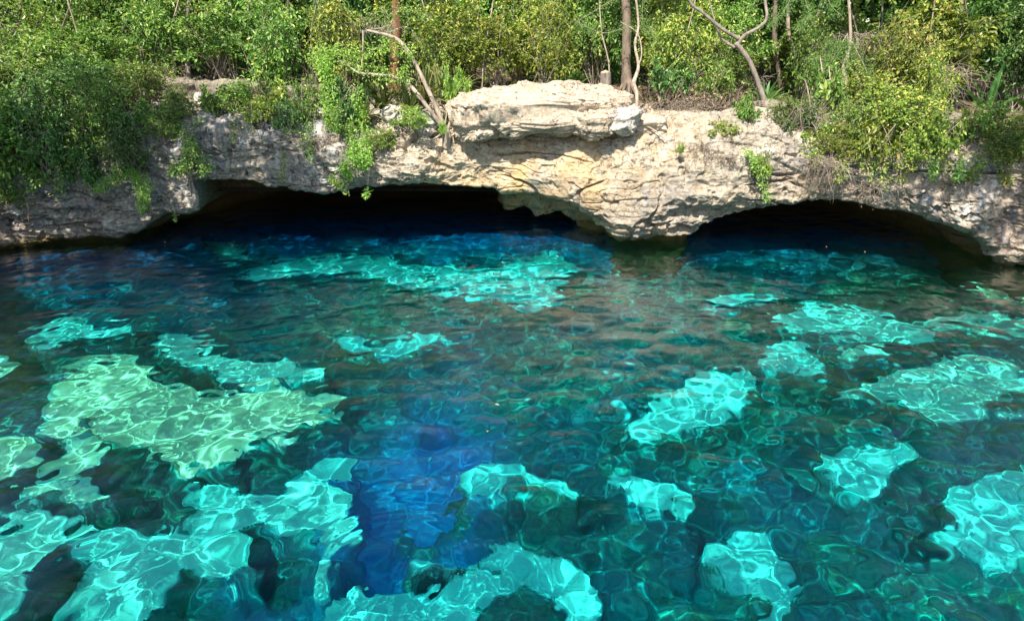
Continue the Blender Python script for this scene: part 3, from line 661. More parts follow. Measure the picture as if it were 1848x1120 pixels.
def Yf(px, py, Y, clear=.12):
    """nearest distance at which something hangs in front of the rock face"""
    top = np.interp(px, TOP[:, 0], TOP[:, 1]); lip = np.interp(px, LIP[:, 0], LIP[:, 1])
    if py < top + 4: return Y
    yc = Yc(float(px)) + .28 * float(noise(px / 260., 3.1, .2)) + .12 * float(noise(px / 90., 1.1, 7.2))
    h = np.clip((lip - py) / max(lip - top, 10), 0, 1)
    return min(Y, yc - .38 + .75 * max(h - .55, 0) / .45 - clear)
G1 = 'shrubs at the forest edge'
rg = np.random.default_rng(21)
S = [  # px, py base, Y, width, height, kind, material, label
 (15,150,20.6,2.6,3.0,'bush_b',M_LEAF,'grey-green shrub in the top left corner of the forest, behind the leaning pale stems'),
 (110,150,20.2,2.6,2.8,'bush_a',M_LEAF,'bushy mid-green shrub behind the left ledge stones, next in from the left corner'),
 (215,148,20.4,2.5,3.0,'bush_b',M_LEAF,'fine-leaved green shrub behind the second ledge stone from the left'),
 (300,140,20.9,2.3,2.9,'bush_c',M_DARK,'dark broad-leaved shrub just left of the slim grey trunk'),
 (395,150,20.3,2.6,2.9,'bush_a',M_LEAF,'bright leafy shrub just right of the slim grey trunk'),
 (480,150,20.6,2.4,3.0,'bush_b',M_LEAF,'silvery green shrub above the left end of the big cave'),
 (560,140,20.9,2.2,3.0,'bush_c',M_LEAF,'tall leafy shrub behind the left hanging vine'),
 (640,140,21.2,2.2,2.8,'bush_a',M_DARK,'shaded shrub left of the red-brown trunk'),
 (760,148,21.0,2.4,2.8,'bush_b',M_YELLOW,'yellow-green shrub right of the red-brown trunk, behind the arched bare branch'),
 (850,152,20.6,2.2,2.7,'bush_d',M_YELLOW,'small-leaved olive shrub behind the left third of the big slab'),
 (925,152,20.4,2.2,2.8,'bush_d',M_YELLOW,'dense yellowish shrub behind the middle of the big slab'),
 (1000,152,20.8,2.2,2.8,'bush_b',M_YELLOW,'olive-green shrub behind the slab, left of the leaning tan trunk'),
 (1070,152,21.0,2.0,2.9,'bush_a',M_LEAF,'leafy green shrub behind the tree stump'),
 (1180,158,20.4,2.2,2.8,'bush_d',M_YELLOW,'light green shrub right of the thick brown trunk'),
 (1255,165,20.2,2.2,2.7,'bush_b',M_YELLOW,'airy yellow-green shrub left of the forked tree'),
 (1330,170,20.4,2.2,2.7,'bush_a',M_LEAF,'green shrub right behind the stem of the forked tree'),
 (1420,176,20.6,2.2,2.6,'bush_c',M_LEAF,'shaded leafy shrub between the forked tree and the pale trunks'),
 (1500,185,20.4,2.2,2.7,'bush_d',M_YELLOW,'tangled olive shrub behind the many-stemmed pale tree'),
 (1590,190,19.8,2.5,2.9,'bush_d',M_YELLOW,'yellow-flecked shrub with drooping twigs right of the many-stemmed tree'),
 (1680,190,19.4,2.4,2.8,'bush_c',M_YELLOW,'yellow-green broad-leaved shrub left of the grey trunk on the right'),
 (1770,190,19.6,2.2,2.8,'bush_c',M_DARK,'dark glossy shrub behind the big-leaved plant'),
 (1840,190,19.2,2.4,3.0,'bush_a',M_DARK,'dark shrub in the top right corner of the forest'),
 # nearer, left bank
 (-20,235,16.9,2.4,2.0,'bush_c',M_LEAF,'large-leaved shrub cut by the left edge of the view, above the pink rock'),
 (70,245,16.8,2.5,1.9,'bush_b',M_LEAF,'feathery green shrub spilling over the left rim, near the left edge'),
 (165,225,17.2,2.3,1.6,'bush_a',M_DARK,'dark green shrub behind the straight bare twig at left'),
 (255,205,17.5,1.8,1.3,'bush_b',M_LEAF,'low green shrub above the shaded rock between twig and drooping spray'),
 (1540,235,16.6,2.0,1.5,'bush_d',M_YELLOW,'bright yellow-leaved shrub on the right rim above the dry roots'),
 (1640,255,16.0,1.9,1.0,'bush_c',M_YELLOW,'loose yellow-green shrub on the right rim, left of the big-leaved plant'),
 (1880,272,15.0,1.2,1.0,'bush_a',M_LEAF,'green shrub cut by the right edge of the view, below the big-leaved plant'),
 # nearer row, over the trunks' feet
 (5,330,15.75,2.6,2.1,'mass',M_LEAF,'dense grey-green leaf mass at the left edge of the view, above the pink rock'),
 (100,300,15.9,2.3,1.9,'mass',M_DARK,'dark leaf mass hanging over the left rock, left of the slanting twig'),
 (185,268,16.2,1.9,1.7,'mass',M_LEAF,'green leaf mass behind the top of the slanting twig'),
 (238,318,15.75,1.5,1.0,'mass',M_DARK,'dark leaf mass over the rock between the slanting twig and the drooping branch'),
 (300,255,16.1,1.2,.7,'mass',M_LEAF,'green leaf mass on the rim above the top of the drooping branch'),
 (15,372,15.3,1.3,.7,'mass',M_LEAF,'round-leaved leaf mass low on the pink rock at the left edge'),
 (1500,282,15.3,1.3,.7,'mass',M_YELLOW,'leafy tangle just above the left bunch of dry roots'),
 (1800,292,14.5,1.3,.6,'mass',M_LEAF,'leafy tangle hanging over the grey streaked rock near the right edge'),
 (60,200,18.0,2.8,2.0,'mass',M_LEAF,'broad green shrub in front of the first ledge stone at the far left'),
 (170,178,18.2,2.4,1.8,'bush_a',M_LEAF,'green shrub in front of the second ledge stone from the left'),
 (285,150,19.4,2.2,2.2,'bush_b',M_LEAF,'fine-leaved shrub close behind the third ledge stone'),
 (400,140,19.2,2.4,2.2,'bush_d',M_LEAF,'fresh green shrub with hanging twigs, above the fourth ledge stone'),
 (500,165,18.6,2.2,2.2,'mass',M_LEAF,'green leaf mass to the left of the hanging vines'),
 (620,150,19.2,2.2,2.2,'mass',M_YELLOW,'olive leaf mass behind the arched bare trunks'),
 (800,150,19.6,2.4,2.0,'mass',M_YELLOW,'sunlit olive leaf mass behind the left tip of the slab'),
 (900,150,19.4,2.4,2.0,'bush_d',M_YELLOW,'sunlit small-leaved shrub close behind the crown of the slab'),
 (985,150,19.4,2.2,2.0,'mass',M_YELLOW,'sunlit yellow-green leaf mass close behind the slab, under the slanting tan stem'),
 (1215,165,19.0,2.0,1.9,'mass',M_YELLOW,'yellow-green leaf mass right of the slim crooked tree'),
 (1300,175,18.8,2.0,1.6,'bush_d',M_LEAF,'loose green shrub just left of the forked stem'),
 (1460,170,18.9,1.8,2.0,'mass',M_LEAF,'green leaf mass between the pale mottled trunk and the many-stemmed tree'),
 (1600,200,17.8,2.4,2.1,'mass',M_YELLOW,'big yellow-green leaf mass right of the many-stemmed tree'),
 (1672,215,17.2,1.5,1.6,'mass',M_YELLOW,'yellow-green leaf mass in front of the right pair of dark ledge stones'),
 (1600,262,15.9,2.1,1.3,'mass',M_YELLOW,'leafy tangle spilling over the rim above the right cave'),
 (1480,240,16.4,1.6,1.2,'low_b',M_LEAF,'leafy plant before the foot of the many-stemmed tree'),
 (1835,288,14.6,1.6,.9,'mass',M_YELLOW,'leaf mass at the right edge above the grey streaked rock face'),
]
for i, (px, py, Y, wd, ht, kd, mt, lab) in enumerate(S):
    if kd == 'mass' and py > 250: Y = Yf(px, py, Y, -.05)
    plant('leafy_shrub', kd, px, py, Y, wd, ht, rg.uniform(0, 6.28), mt, lab, 'shrub', G1 if i < 22 else 'shrubs on the pool rim')
GL = 'low plants growing on the rim'
S2 = [
 (20,330,15.7,1.7,1.0,'low_b',M_LEAF,'round-leaved low bush on the pink rock at the left edge'),
 (40,262,16.1,1.8,1.1,'low_a',M_LEAF,'pale green low bush above the round-leaved one at the left edge'),
 (120,290,15.95,1.6,1.0,'low_a',M_DARK,'dark low bush hanging on the rock left of the bare twig'),
 (150,330,15.7,1.3,.8,'low_a',M_DARK,'dark ferny clump below the start of the bare twig'),
 (215,275,16.0,1.1,.8,'low_a',M_DARK,'dark low plant just right of the bare twig'),
 (285,225,16.5,1.0,.5,'low_b',M_LEAF,'small plant on the rim above the drooping spray'),
 (430,192,17.2,1.5,.5,'low_a',M_LEAF,'low green plant on the litter right of the slim grey trunk'),
 (500,206,16.8,1.1,.6,'low_b',M_YELLOW,'yellow-green low plant on the rim left of the soil pocket'),
 (520,235,16.4,.9,.6,'low_a',M_DARK,'dark low plant in the soil pocket left of the vines'),
 (560,215,16.6,1.0,.8,'low_a',M_LEAF,'green low plant at the top of the soil pocket, right under the left vine'),
 (640,215,16.7,1.2,.8,'low_b',M_DARK,'dark broad-leaved plant between the two hanging vines'),
 (690,268,16.1,.9,.4,'low_a',M_LIME,'lime-green fern patch on the lit rock right of the long vine'),
 (740,232,16.0,1.3,.42,'low_a',M_LIME,'lime-green fern mat over the broad pale boulder'),
 (820,190,16.6,.8,.7,'low_b',M_LIME,'bright lime plant at the left end of the big slab'),
 (800,242,15.9,.35,.25,'low_a',M_LIME,'tiny lime tuft at the foot of the arched bare branch'),
 (1200,170,18.4,1.4,.7,'low_b',M_DARK,'dark low plants on the litter behind the slim pale tree'),
 (1290,178,18.0,1.6,.8,'low_a',M_LEAF,'green low plants on the litter left of the forked tree'),
 (1345,218,16.4,.7,.5,'low_b',M_LEAF,'small green plant on the rim just left of the ochre stone'),
 (1300,250,16.0,.9,.35,'low_a',M_YELLOW,'thin yellow-green tuft on the rock above the left part of the right cave'),
 (1370,320,15.3,.55,.5,'low_b',M_LIME,'bright leafy tuft on the rock just above the right cave'),
 (1228,278,15.3,.25,.2,'low_b',M_LIME,'tiny lime tuft on the bare rock right of the slab'),
 (1440,240,16.2,1.0,.6,'low_b',M_DARK,'dark leafy plant at the foot of the many-stemmed tree'),
 (1480,262,15.6,1.0,.5,'low_b',M_LEAF,'green leafy plant on the right rim under the dry twigs'),
 (1570,285,15.3,1.3,.8,'low_b',M_YELLOW,'yellowish leaves hanging over the rock above the right cave'),
 (1640,290,15.1,1.1,.6,'low_a',M_YELLOW,'yellow-green tuft on the pink rock of the right rim'),
 (1700,275,14.9,1.2,.7,'low_b',M_YELLOW,'leafy tuft left below the big-leaved plant'),
 (1770,250,15.0,1.3,.7,'low_a',M_LEAF,'green leafy mat right under the big-leaved plant'),
 (1830,285,14.5,1.1,.6,'low_b',M_LEAF,'leafy plant at the right edge above the grey streaked rock'),
 (1750,330,14.2,.4,.3,'low_a',M_LEAF,'tiny tuft on the grey streaked rock at the right'),
 (330,212,16.5,1.1,.6,'low_a',M_LEAF,'green plant on the rim right above the drooping branch'),
 (395,208,16.5,1.3,.55,'low_b',M_LEAF,'loose green plant on the rim below the fourth ledge stone'),
 (470,222,16.3,1.0,.5,'low_a',M_YELLOW,'yellow-green tuft on the rim between the fourth ledge stone and the soil pocket'),
 (250,250,16.2,1.1,.6,'low_b',M_DARK,'dark leafy plant on the shaded rock left of the drooping branch'),
 (610,240,16.2,.9,.5,'low_a',M_LEAF,'green tuft on the rock between the loose stones and the long vine'),
 (1530,262,15.6,1.3,.8,'low_a',M_LEAF,'small-leaved green plant on the rim above the dry roots'),
 (1415,225,16.4,.9,.5,'low_a',M_LEAF,'green tuft on the rim just right of the ochre stone'),
]
for (px, py, Y, wd, ht, kd, mt, lab) in S2:
    Y = Yf(px, py, Y, -.1)
    if lab: plant('rim_plant', kd, px, py, Y, wd, ht, rg.uniform(0, 6.28), mt, lab, 'plant', GL)

# ---- leafy sprays and hanging vines: a stem path with leaves set along it
def spray(name, paths, mat, label, cat, group, r=.12, dens=260, L=.06, wr=.55, stem=.008, smat=None, droop=.0, gap=0.0, seed=0):
    """paths: lists of (px, py, Y); leaves crowd round each path from `gap` of its length on"""
    rng = np.random.default_rng(seed + 100); tb = Tubes(); lv = Leaves()
    if len(paths) == 2 and paths[1][0] != paths[0][0]: paths = [paths[0], [paths[0][0]] + paths[1]]
    paths = [[(a_, b_, Yf(a_, b_, c_)) for a_, b_, c_ in q] for q in paths]
    o0 = P(*paths[0][0]); o = thing(name, o0, label, cat, group)
    for path in paths:
        p = np.array([P(*q) for q in path]) - o0; ln = np.linalg.norm(np.diff(p, axis=0), axis=1).sum()
        tb.add(p, stem, stem * .35, 4 * len(p), 5)
        cpts = catmull(p, 60); n = int(dens * ln)
        if n < 4: continue
        t = gap + (1 - gap) * rng.random(n); i = (t * 59).astype(int)
        # bunch the leaves
        ph = noise(t * ln * 4.5 + seed, .5, .5); keep = ph > -.45 + .3 * rng.random(n); i = i[keep]; t = t[keep]; n = len(i)
        rad = r * (.35 + .65 * np.sin(np.clip((t - gap) / (1 - gap + 1e-6), .08, 1) * math.pi) ** .5)
        off = rng.normal(size=(n, 3)) * rad[:, None] * .6; off[:, 2] -= droop * rng.random(n) * rad * 2
        pos = cpts[i] + off
        lv.add(pos, off / (rad[:, None] + 1e-6) + rng.normal(size=(n, 3)) * .4 + np.array([0, -.1, -.35]), rng.normal(size=(n, 3)) * .45 + np.array([0, -.5, .7]), L * rng.uniform(.6, 1.25, n), wr, rng=rng)
    obj('stem', tb.mesh('stem'), smat or M_TWIG, o); obj('foliage', lv.mesh('foliage'), mat, o); return o
spray('hanging_vine', [[(600,92,16.9),(592,130,16.6),(588,180,16.45),(596,226,16.4)], [(580,120,16.7),(600,160,16.5),(604,205,16.4)]], M_LIME, 'lime-green vine hanging in a thick column, left and higher of the two', 'vine', 'vines hanging over the left cliff', .10, 620, .062, seed=1)
spray('hanging_vine', [[(648,160,16.6),(640,200,16.4),(634,250,16.1),(645,285,15.9),(655,305,15.75)], [(640,170,16.6),(655,215,16.3),(662,262,16.0),(664,300,15.8)], [(650,250,16.1),(622,300,15.9),(630,318,15.7)]], M_LIME, 'long lime-green vine trailing from the arch down to just above the big cave', 'vine', 'vines hanging over the left cliff', .11, 480, .062, seed=2)
spray('hanging_vine', [[(668,300,15.8),(664,330,15.6),(660,356,15.55)]], M_LIME, 'single little sprig dangling in front of the dark cave mouth', 'vine', 'vines hanging over the left cliff', .07, 150, .05, gap=.75, stem=.005, seed=3)
spray('hanging_vine', [[(600,322,15.8),(612,335,15.6),(630,350,15.5)], [(600,325,15.8),(625,330,15.5)]], M_LIME, 'small fern frond poking over the lip of the big cave', 'vine', 'vines hanging over the left cliff', .06, 260, .055, seed=4)
spray('leafy_branch', [[(560,105,17.2),(590,95,17.0),(625,92,16.8),(660,100,16.7)], [(575,120,17.1),(610,108,16.9),(650,118,16.7)], [(660,100,16.7),(690,84,16.7),(720,88,16.6),(745,100,16.5)], [(650,118,16.7),(675,135,16.6),(710,138,16.4),(735,140,16.3)]], M_LIME, 'lime-green leafy boughs spreading left from the arched bare branches', 'branch', None, .17, 420, .065, seed=5)
spray('leafy_branch', [[(155,215,16.3),(200,262,15.9),(245,318,15.55)], [(245,318,15.55),(285,345,15.5),(312,372,15.45),(316,398,15.4)]], M_LEAF, 'long straight bare twig slanting down across the left cliff to the water edge', 'twig', None, .03, 30, .05, stem=.014, smat=M_PALE, gap=.9, seed=6)
spray('leafy_branch', [[(200,258,15.9),(172,262,15.7),(150,275,15.6)], [(200,258,15.9),(180,280,15.6)]], M_FERN, 'feathery pale leaf tuft on the upper part of the slanting twig', 'leaf tuft', 'leaf tufts on the slanting twig', .13, 800, .045, .4, seed=7)
spray('leafy_branch', [[(232,305,15.7),(200,325,15.5),(170,345,15.4)], [(232,305,15.7),(225,318,15.5)]], M_LIME, 'feathery leaf tuft left of the middle of the slanting twig', 'leaf tuft', 'leaf tufts on the slanting twig', .10, 850, .045, .4, seed=8)
spray('leafy_branch', [[(245,318,15.5),(255,350,15.4),(258,385,15.3)], [(245,320,15.5),(268,330,15.4),(262,370,15.35)]], M_LIME, 'hanging leaf tuft on the lower end of the slanting twig, beside the cave', 'leaf tuft', 'leaf tufts on the slanting twig', .10, 900, .045, .4, seed=9)
spray('leafy_branch', [[(300,195,16.4),(318,225,16.2),(342,250,16.0),(345,275,15.9)], [(330,235,16.1),(345,262,15.9),(335,295,15.8),(310,310,15.7)], [(345,262,15.9),(362,290,15.8),(372,310,15.7)], [(345,225,16.2),(365,220,16.2)]], M_LEAF, 'drooping green branch on the shaded rock left of the big cave roof', 'branch', None, .14, 420, .06, stem=.012, gap=.3, smat=M_PALE, seed=10)
spray('leafy_branch', [[(640,40,18.9),(690,20,18.6),(735,15,18.4),(770,30,18.2)], [(690,20,18.6),(705,60,18.4),(725,75,18.3)], [(735,15,18.4),(745,60,18.2),(770,90,18.1)]], M_LEAF, 'green bough crossing in front of the red-brown trunk', 'branch', None, .2, 330, .075, seed=26)
spray('leafy_branch', [[(505,262,16.2),(512,295,15.9),(505,330,15.7)]], M_YELLOW, 'thin leafy shoot hanging on the left cliff above the cave roof', 'shoot', None, .06, 180, .05, gap=.2, seed=11)
spray('leafy_branch', [[(480,160,17.0),(500,185,16.8),(470,215,16.6)]], M_LEAF, 'sparse leafy shoots on the rim left of the soil pocket', 'shoot', None, .12, 150, .06, gap=.3, seed=12)
spray('leafy_branch', [[(1465,245,15.9),(1478,275,15.6),(1470,300,15.4)], [(1540,250,15.8),(1560,290,15.4),(1575,330,15.2)], [(1555,270,15.6),(1590,300,15.3),(1600,345,15.1)], [(1605,290,15.4),(1650,305,15.2)]], M_YELLOW, 'yellow-green creeper hanging over the lip of the right cave', 'creeper', None, .10, 220, .055, seed=13)
spray('leafy_branch', [[(1630,235,16),(1640,270,15.4),(1625,310,15.0),(1632,330,15)], [(1690,240,15.8),(1700,280,15.2),(1712,305,15)], [(1590,240,16),(1600,270,15.5),(1612,300,15)]], M_YELLOW, 'creeper of yellowish leaves hanging on the pink rock right of the right cave roots', 'creeper', None, .12, 260, .06, seed=23)
spray('leafy_branch', [[(1720,255,15.6),(1735,290,15),(1728,325,15)], [(1760,255,15.4),(1772,300,15)], [(1700,255,15.6),(1690,290,15),(1682,320,15)]], M_LEAF, 'green creeper trailing over the grey streaked rock below the seedling', 'creeper', None, .12, 240, .06, seed=33)
spray('leafy_branch', [[(1820,262,15),(1815,300,14.5),(1822,330,14)], [(1850,262,15),(1856,310,14.5)]], M_YELLOW, 'leafy creeper hanging at the right edge of the view', 'creeper', None, .13, 240, .06, seed=34)
spray('leafy_branch', [[(560,215,16.4),(552,250,16),(560,290,15.8)], [(530,205,16.6),(520,240,16.2)]], M_LEAF, 'leafy trailer over the soil pocket of the left cliff', 'creeper', None, .13, 200, .06, seed=35)
spray('leafy_branch', [[(430,190,16.8),(425,220,16.3),(418,255,16)], [(450,200,16.7),(456,235,16.2)]], M_LEAF, 'sparse green trailer over the grey rock right of the drooping branch', 'creeper', None, .10, 160, .055, seed=36)
spray('leafy_branch', [[(100,260,16),(110,310,15.5),(104,352,15.3)], [(60,300,15.8),(52,345,15.4)], [(10,300,15.8),(18,345,15.3)]], M_LEAF, 'leafy trailers hanging onto the pink rock at the far left', 'creeper', None, .13, 260, .065, seed=37)
spray('leafy_branch', [[(1440,215,16.4),(1450,250,15.8),(1462,290,15.3)], [(1500,225,16.3),(1512,262,15.7),(1520,300,15.2),(1515,330,15)]], M_YELLOW, 'leafy creeper trailing among the dry roots over the right cave', 'creeper', None, .12, 240, .06, seed=24)
spray('leafy_branch', [[(30,150,17),(60,200,16.4),(50,260,15.9),(70,330,15.4)], [(90,170,17),(120,240,16.2),(140,300,15.8)]], M_LEAF, 'long leafy boughs drooping at the far left before the dark leaf masses', 'branch', None, .2, 320, .075, stem=.012, seed=25)
spray('leafy_branch', [[(1345,270,15.8),(1370,300,15.5),(1378,335,15.35),(1390,365,15.2)], [(1370,290,15.5),(1355,310,15.4)]], M_LIME, 'bright creeper hanging down to the left end of the right cave mouth', 'creeper', None, .09, 220, .055, seed=14)
spray('leafy_branch', [[(1530,60,18.2),(1500,110,17.6),(1475,140,17.4)], [(1530,60,18.2),(1530,110,17.6),(1515,150,17.4)], [(1530,60,18.2),(1560,120,17.6),(1570,145,17.4)], [(1500,110,17.6),(1455,105,17.5)], [(1540,90,18.0),(1490,80,17.7)]], M_FERN, 'soft feathery green bough hanging before the many-stemmed pale tree', 'branch', None, .15, 950, .045, .3, stem=.014, seed=15, smat=M_PALE, gap=.15)
spray('leafy_branch', [[(1440,-30,18.8),(1415,20,18.4),(1390,45,18.2)], [(1440,-30,18.8),(1460,25,18.4),(1440,50,18.2)], [(1480,-30,18.8),(1500,10,18.4),(1520,30,18.2)]], M_FERN, 'feathery green bough at the top edge beside the fork of the tree', 'branch', None, .16, 800, .045, .3, stem=.012, seed=16, gap=.2)
spray('leafy_branch', [[(1040,40,18.8),(1090,60,18.6),(1140,48,18.4),(1190,70,18.2)], [(1150,-20,18.8),(1160,40,18.5),(1185,60,18.3)]], M_FERN, 'light feathery bough crossing in front of the thick brown trunk', 'branch', None, .13, 420, .045, .32, stem=.010, seed=17)

# ---- trees: trunk drawn along its path, limbs, and a crown (mostly above the view)
def tree(path, radii, label, mat, crown=None, limbs=(), group='tree trunks behind the pool rim', seed=0, rough=.18, roots=0, name='forest_tree', cmat=None, sides=12):
    o0 = P(*path[0]); o = thing(name, o0, label, 'tree', group)
    p = np.array([P(*q) for q in path]) - o0
    p = np.vstack([p[:1] - [0, 0, .35], p]); rad = [radii[0] * 1.15] + list(radii)
    tb = Tubes().add(p, rad[0], rad[-1], 10 * len(p), sides, rough, seed, rr=rad)
    rng = np.random.default_rng(seed + 40)
    for k in range(roots):
        a = math.pi + math.pi * (k + .5) / roots; q = np.array([math.cos(a), math.sin(a), 0])
        tb.add([q * radii[0] * .2 + [0, 0, .35], q * radii[0] * 1.3 + [0, 0, .1], q * radii[0] * 2.4 + [0, 0, -.12]], radii[0] * .38, radii[0] * .12, 8, 7, .15, seed)
    obj('trunk', tb.mesh('trunk'), mat, o)
    for li, (lp, r0, r1) in enumerate(limbs):
        q = np.array([P(*v) for v in lp]) - o0; obj('limb', Tubes().add(q, r0, r1, 8 * len(q), 8, rough * .8, seed + li).mesh('limb'), mat, o)
    if crown:
        lm, sm, dims = PROTO['crown']; cw, ch, dz = crown
        tp = p[-1]; c = bpy.data.objects.new('crown', lm); COL.objects.link(c); c.parent = o
        c.location = (tp[0], tp[1] + .3, tp[2] + dz); c.scale = (cw / 5, cw / 5, ch / 3.6); c.rotation_euler[2] = rng.uniform(0, 6.28)
        c.material_slots[0].link = 'OBJECT'; c.material_slots[0].material = cmat or M_LEAF
    return o
tree([(1132,168,19.0),(1130,120,19.05),(1131,60,19.1),(1128,-40,19.2),(1120,-150,19.4),(1125,-260,19.4)], [.17,.125,.115,.11,.10,.06], 'thick straight brown trunk with flared roots behind the right end of the slab', M_BROWN, (5, 3.6, -1.0), roots=5, seed=1, rough=.12)
tree([(1150,232,16.2),(1149,170,16.4),(1144,150,16.8),(1152,120,17.2),(1146,80,17.5),(1152,40,17.8),(1140,-60,18.2)], [.045,.04,.05,.035,.03,.028,.02], 'slim crooked pale tree growing at the right end of the slab', M_PALE, None, [([(1152,120,17.2),(1158,95,17.3),(1150,60,17.5),(1120,40,17.6)], .02, .008)], seed=2)
tree([(1384,202,17.4),(1372,160,17.5),(1352,110,17.6),(1328,78,17.7)], [.075,.062,.056,.062], 'grey forked tree leaning left above the right cave, its two limbs spread wide', M_BARK, None,
     [([(1330,84,17.7),(1342,66,17.7),(1372,48,17.8),(1384,30,17.9),(1380,-10,18.1),(1376,-160,18.4)], .05, .03), ([(1332,70,17.7),(1300,50,17.7),(1265,20,17.8),(1243,-2,17.9),(1200,-120,18.2)], .045, .028), ([(1326,86,17.7),(1305,72,17.8),(1290,45,17.9)], .04, .02)], seed=3, rough=.14)
tree([(803,238,16.3),(792,205,16.3),(776,170,16.35),(752,120,16.5),(728,82,16.6),(705,66,16.7),(662,55,16.8)], [.075,.055,.05,.045,.045,.04,.022], 'bare pale trunk arching left over the strap-leaved plants, upper one of the pair', M_PALE, None,
     [([(655,55,16.8),(655,90,16.7),(652,130,16.6)], .02, .014), ([(662,55,16.8),(690,50,17.0),(715,40,17.1)], .014, .005), ([(728,82,16.6),(722,105,16.7)], .012, .006)], 'bare arched trunks', seed=4, name='bare_tree', rough=.16)
tree([(808,240,16.25),(790,218,16.2),(765,185,16.2),(745,160,16.3),(720,142,16.4),(690,136,16.5),(650,132,16.6),(632,122,16.7)], [.07,.05,.045,.045,.04,.035,.03,.015], 'bare pale trunk arching left beneath its twin, nearly level at its tip', M_PALE, None,
     [([(652,132,16.6),(645,112,16.7),(660,95,16.8)], .016, .006), ([(640,128,16.7),(610,110,16.8),(575,130,16.9),(568,170,16.9),(575,230,16.8)], .013, .006), ([(632,122,16.7),(618,95,16.9),(600,85,17.0)], .012, .004)], 'bare arched trunks', seed=5, name='bare_tree', rough=.16)
tree([(808,236,16.3),(815,215,16.35),(822,195,16.4)], [.05,.035,.015], 'short broken stub of trunk beside the foot of the arched pair', M_PALE, None, [([(800,236,16.2),(806,205,16.25),(800,190,16.3)], .025, .01)], 'bare arched trunks', seed=55, name='bare_tree')
tree([(712,138,19.6),(714,90,19.6),(716,40,19.6),(712,-60,19.6),(715,-110,19.6)], [.16,.13,.12,.10,.05], 'reddish brown peeling trunk seen through the arched bare branches', M_RED, (2.6, 1.6, -.6), seed=6)
T = [
 ([(36,150,19.5),(33,90,19.6),(40,30,19.6),(28,-120,19.8),(30,-240,19.8)], [.13,.12,.11,.09,.05], 'dark trunk in the top left corner among the leaves', M_BROWN, 5),
 ([(75,150,18.9),(20,80,19.2),(28,10,19.4),(60,-80,19.5)], [.035,.03,.03,.02], 'thin grey crooked stem beside the dark trunk of the left corner', M_BARK, 0),
 ([(344,178,17.9),(338,110,18.2),(335,70,18.4),(345,-60,18.7),(340,-240,18.8)], [.085,.075,.07,.06,.03], 'slim grey trunk rising between the ledge stones at the left', M_BARK, 4.6),
 ([(205,160,19.2),(212,90,19.3),(200,20,19.4),(205,-220,19.6)], [.04,.04,.035,.02], 'thin stem in the shade above the second ledge stone', M_BARK, 4.4),
 ([(265,160,19.2),(255,100,19.2),(262,20,19.2),(250,-230,19.6)], [.045,.04,.04,.02], 'thin shaded stem a little left of the slim grey trunk', M_BROWN, 4.8),
 ([(455,178,18.4),(460,120,18.5),(448,60,18.7),(452,-240,18.9)], [.035,.03,.03,.02], 'thin pale stem above the left end of the big cave', M_PALE, 4.4),
 ([(415,165,18.4),(452,115,18.5),(475,92,18.7)], [.03,.02,.01], 'thin bare stem leaning right beside the slim grey trunk', M_TWIG, 0),
 ([(520,170,18.9),(528,100,19.0),(520,20,19.1),(530,-240,19.2)], [.05,.045,.04,.02], 'dark thin stem left of the hanging vines', M_BROWN, 4.6),
 ([(1012,140,20.2),(1022,95,20.2),(1046,55,20.2),(1052,0,20.3),(1060,-220,20.5)], [.06,.055,.05,.045,.03], 'tan trunk leaning right behind the slab, left of the stump', M_PALE, 4.6),
 ([(962,90,20.8),(952,40,20.8),(938,-10,20.9),(930,-90,21)], [.04,.04,.04,.02], 'thin tan stem slanting left above the middle of the slab', M_PALE, 2.4),
 ([(1190,150,19.5),(1184,90,19.6),(1192,20,19.6),(1186,-220,19.8)], [.03,.03,.025,.02], 'thin stem a little right of the thick brown trunk', M_PALE, 4.4),
 ([(1268,150,19.8),(1264,90,19.8),(1270,20,19.9),(1262,-230,20)], [.035,.035,.03,.02], 'thin upright stem in the undergrowth left of the forked tree', M_BROWN, 4.6),
 ([(1360,150,20.0),(1366,90,20.0),(1362,40,20.0),(1370,-230,20.3)], [.06,.055,.05,.03], 'brown trunk between the fork and the pale trunks', M_BROWN, 5),
 ([(1412,180,19.0),(1404,120,19.0),(1398,60,19.0),(1408,-230,19.4)], [.09,.08,.075,.04], 'dark brown trunk in the shade right of the forked tree', M_BROWN, 5),
 ([(1440,188,18.4),(1436,130,18.5),(1432,80,18.5),(1422,40,18.6),(1430,-230,19)], [.065,.06,.055,.06,.04], 'pale mottled trunk between forked tree and feathery bough', M_PALE, 5),
 ([(1590,200,18.4),(1600,120,18.6),(1592,40,18.8),(1600,-230,19)], [.035,.03,.03,.02], 'thin stem behind the yellow-flecked shrub', M_BARK, 4.4),
 ([(1722,200,17.8),(1728,140,18.0),(1726,90,18.2),(1735,0,18.4),(1730,-240,18.8)], [.085,.075,.07,.06,.04], 'grey lichened trunk left of the big-leaved plant', M_BARK, 5),
 ([(1800,200,18.8),(1806,120,19.0),(1795,30,19.2),(1800,-240,19.4)], [.04,.035,.035,.02], 'thin dark stem behind the big-leaved plant', M_BROWN, 5),
]
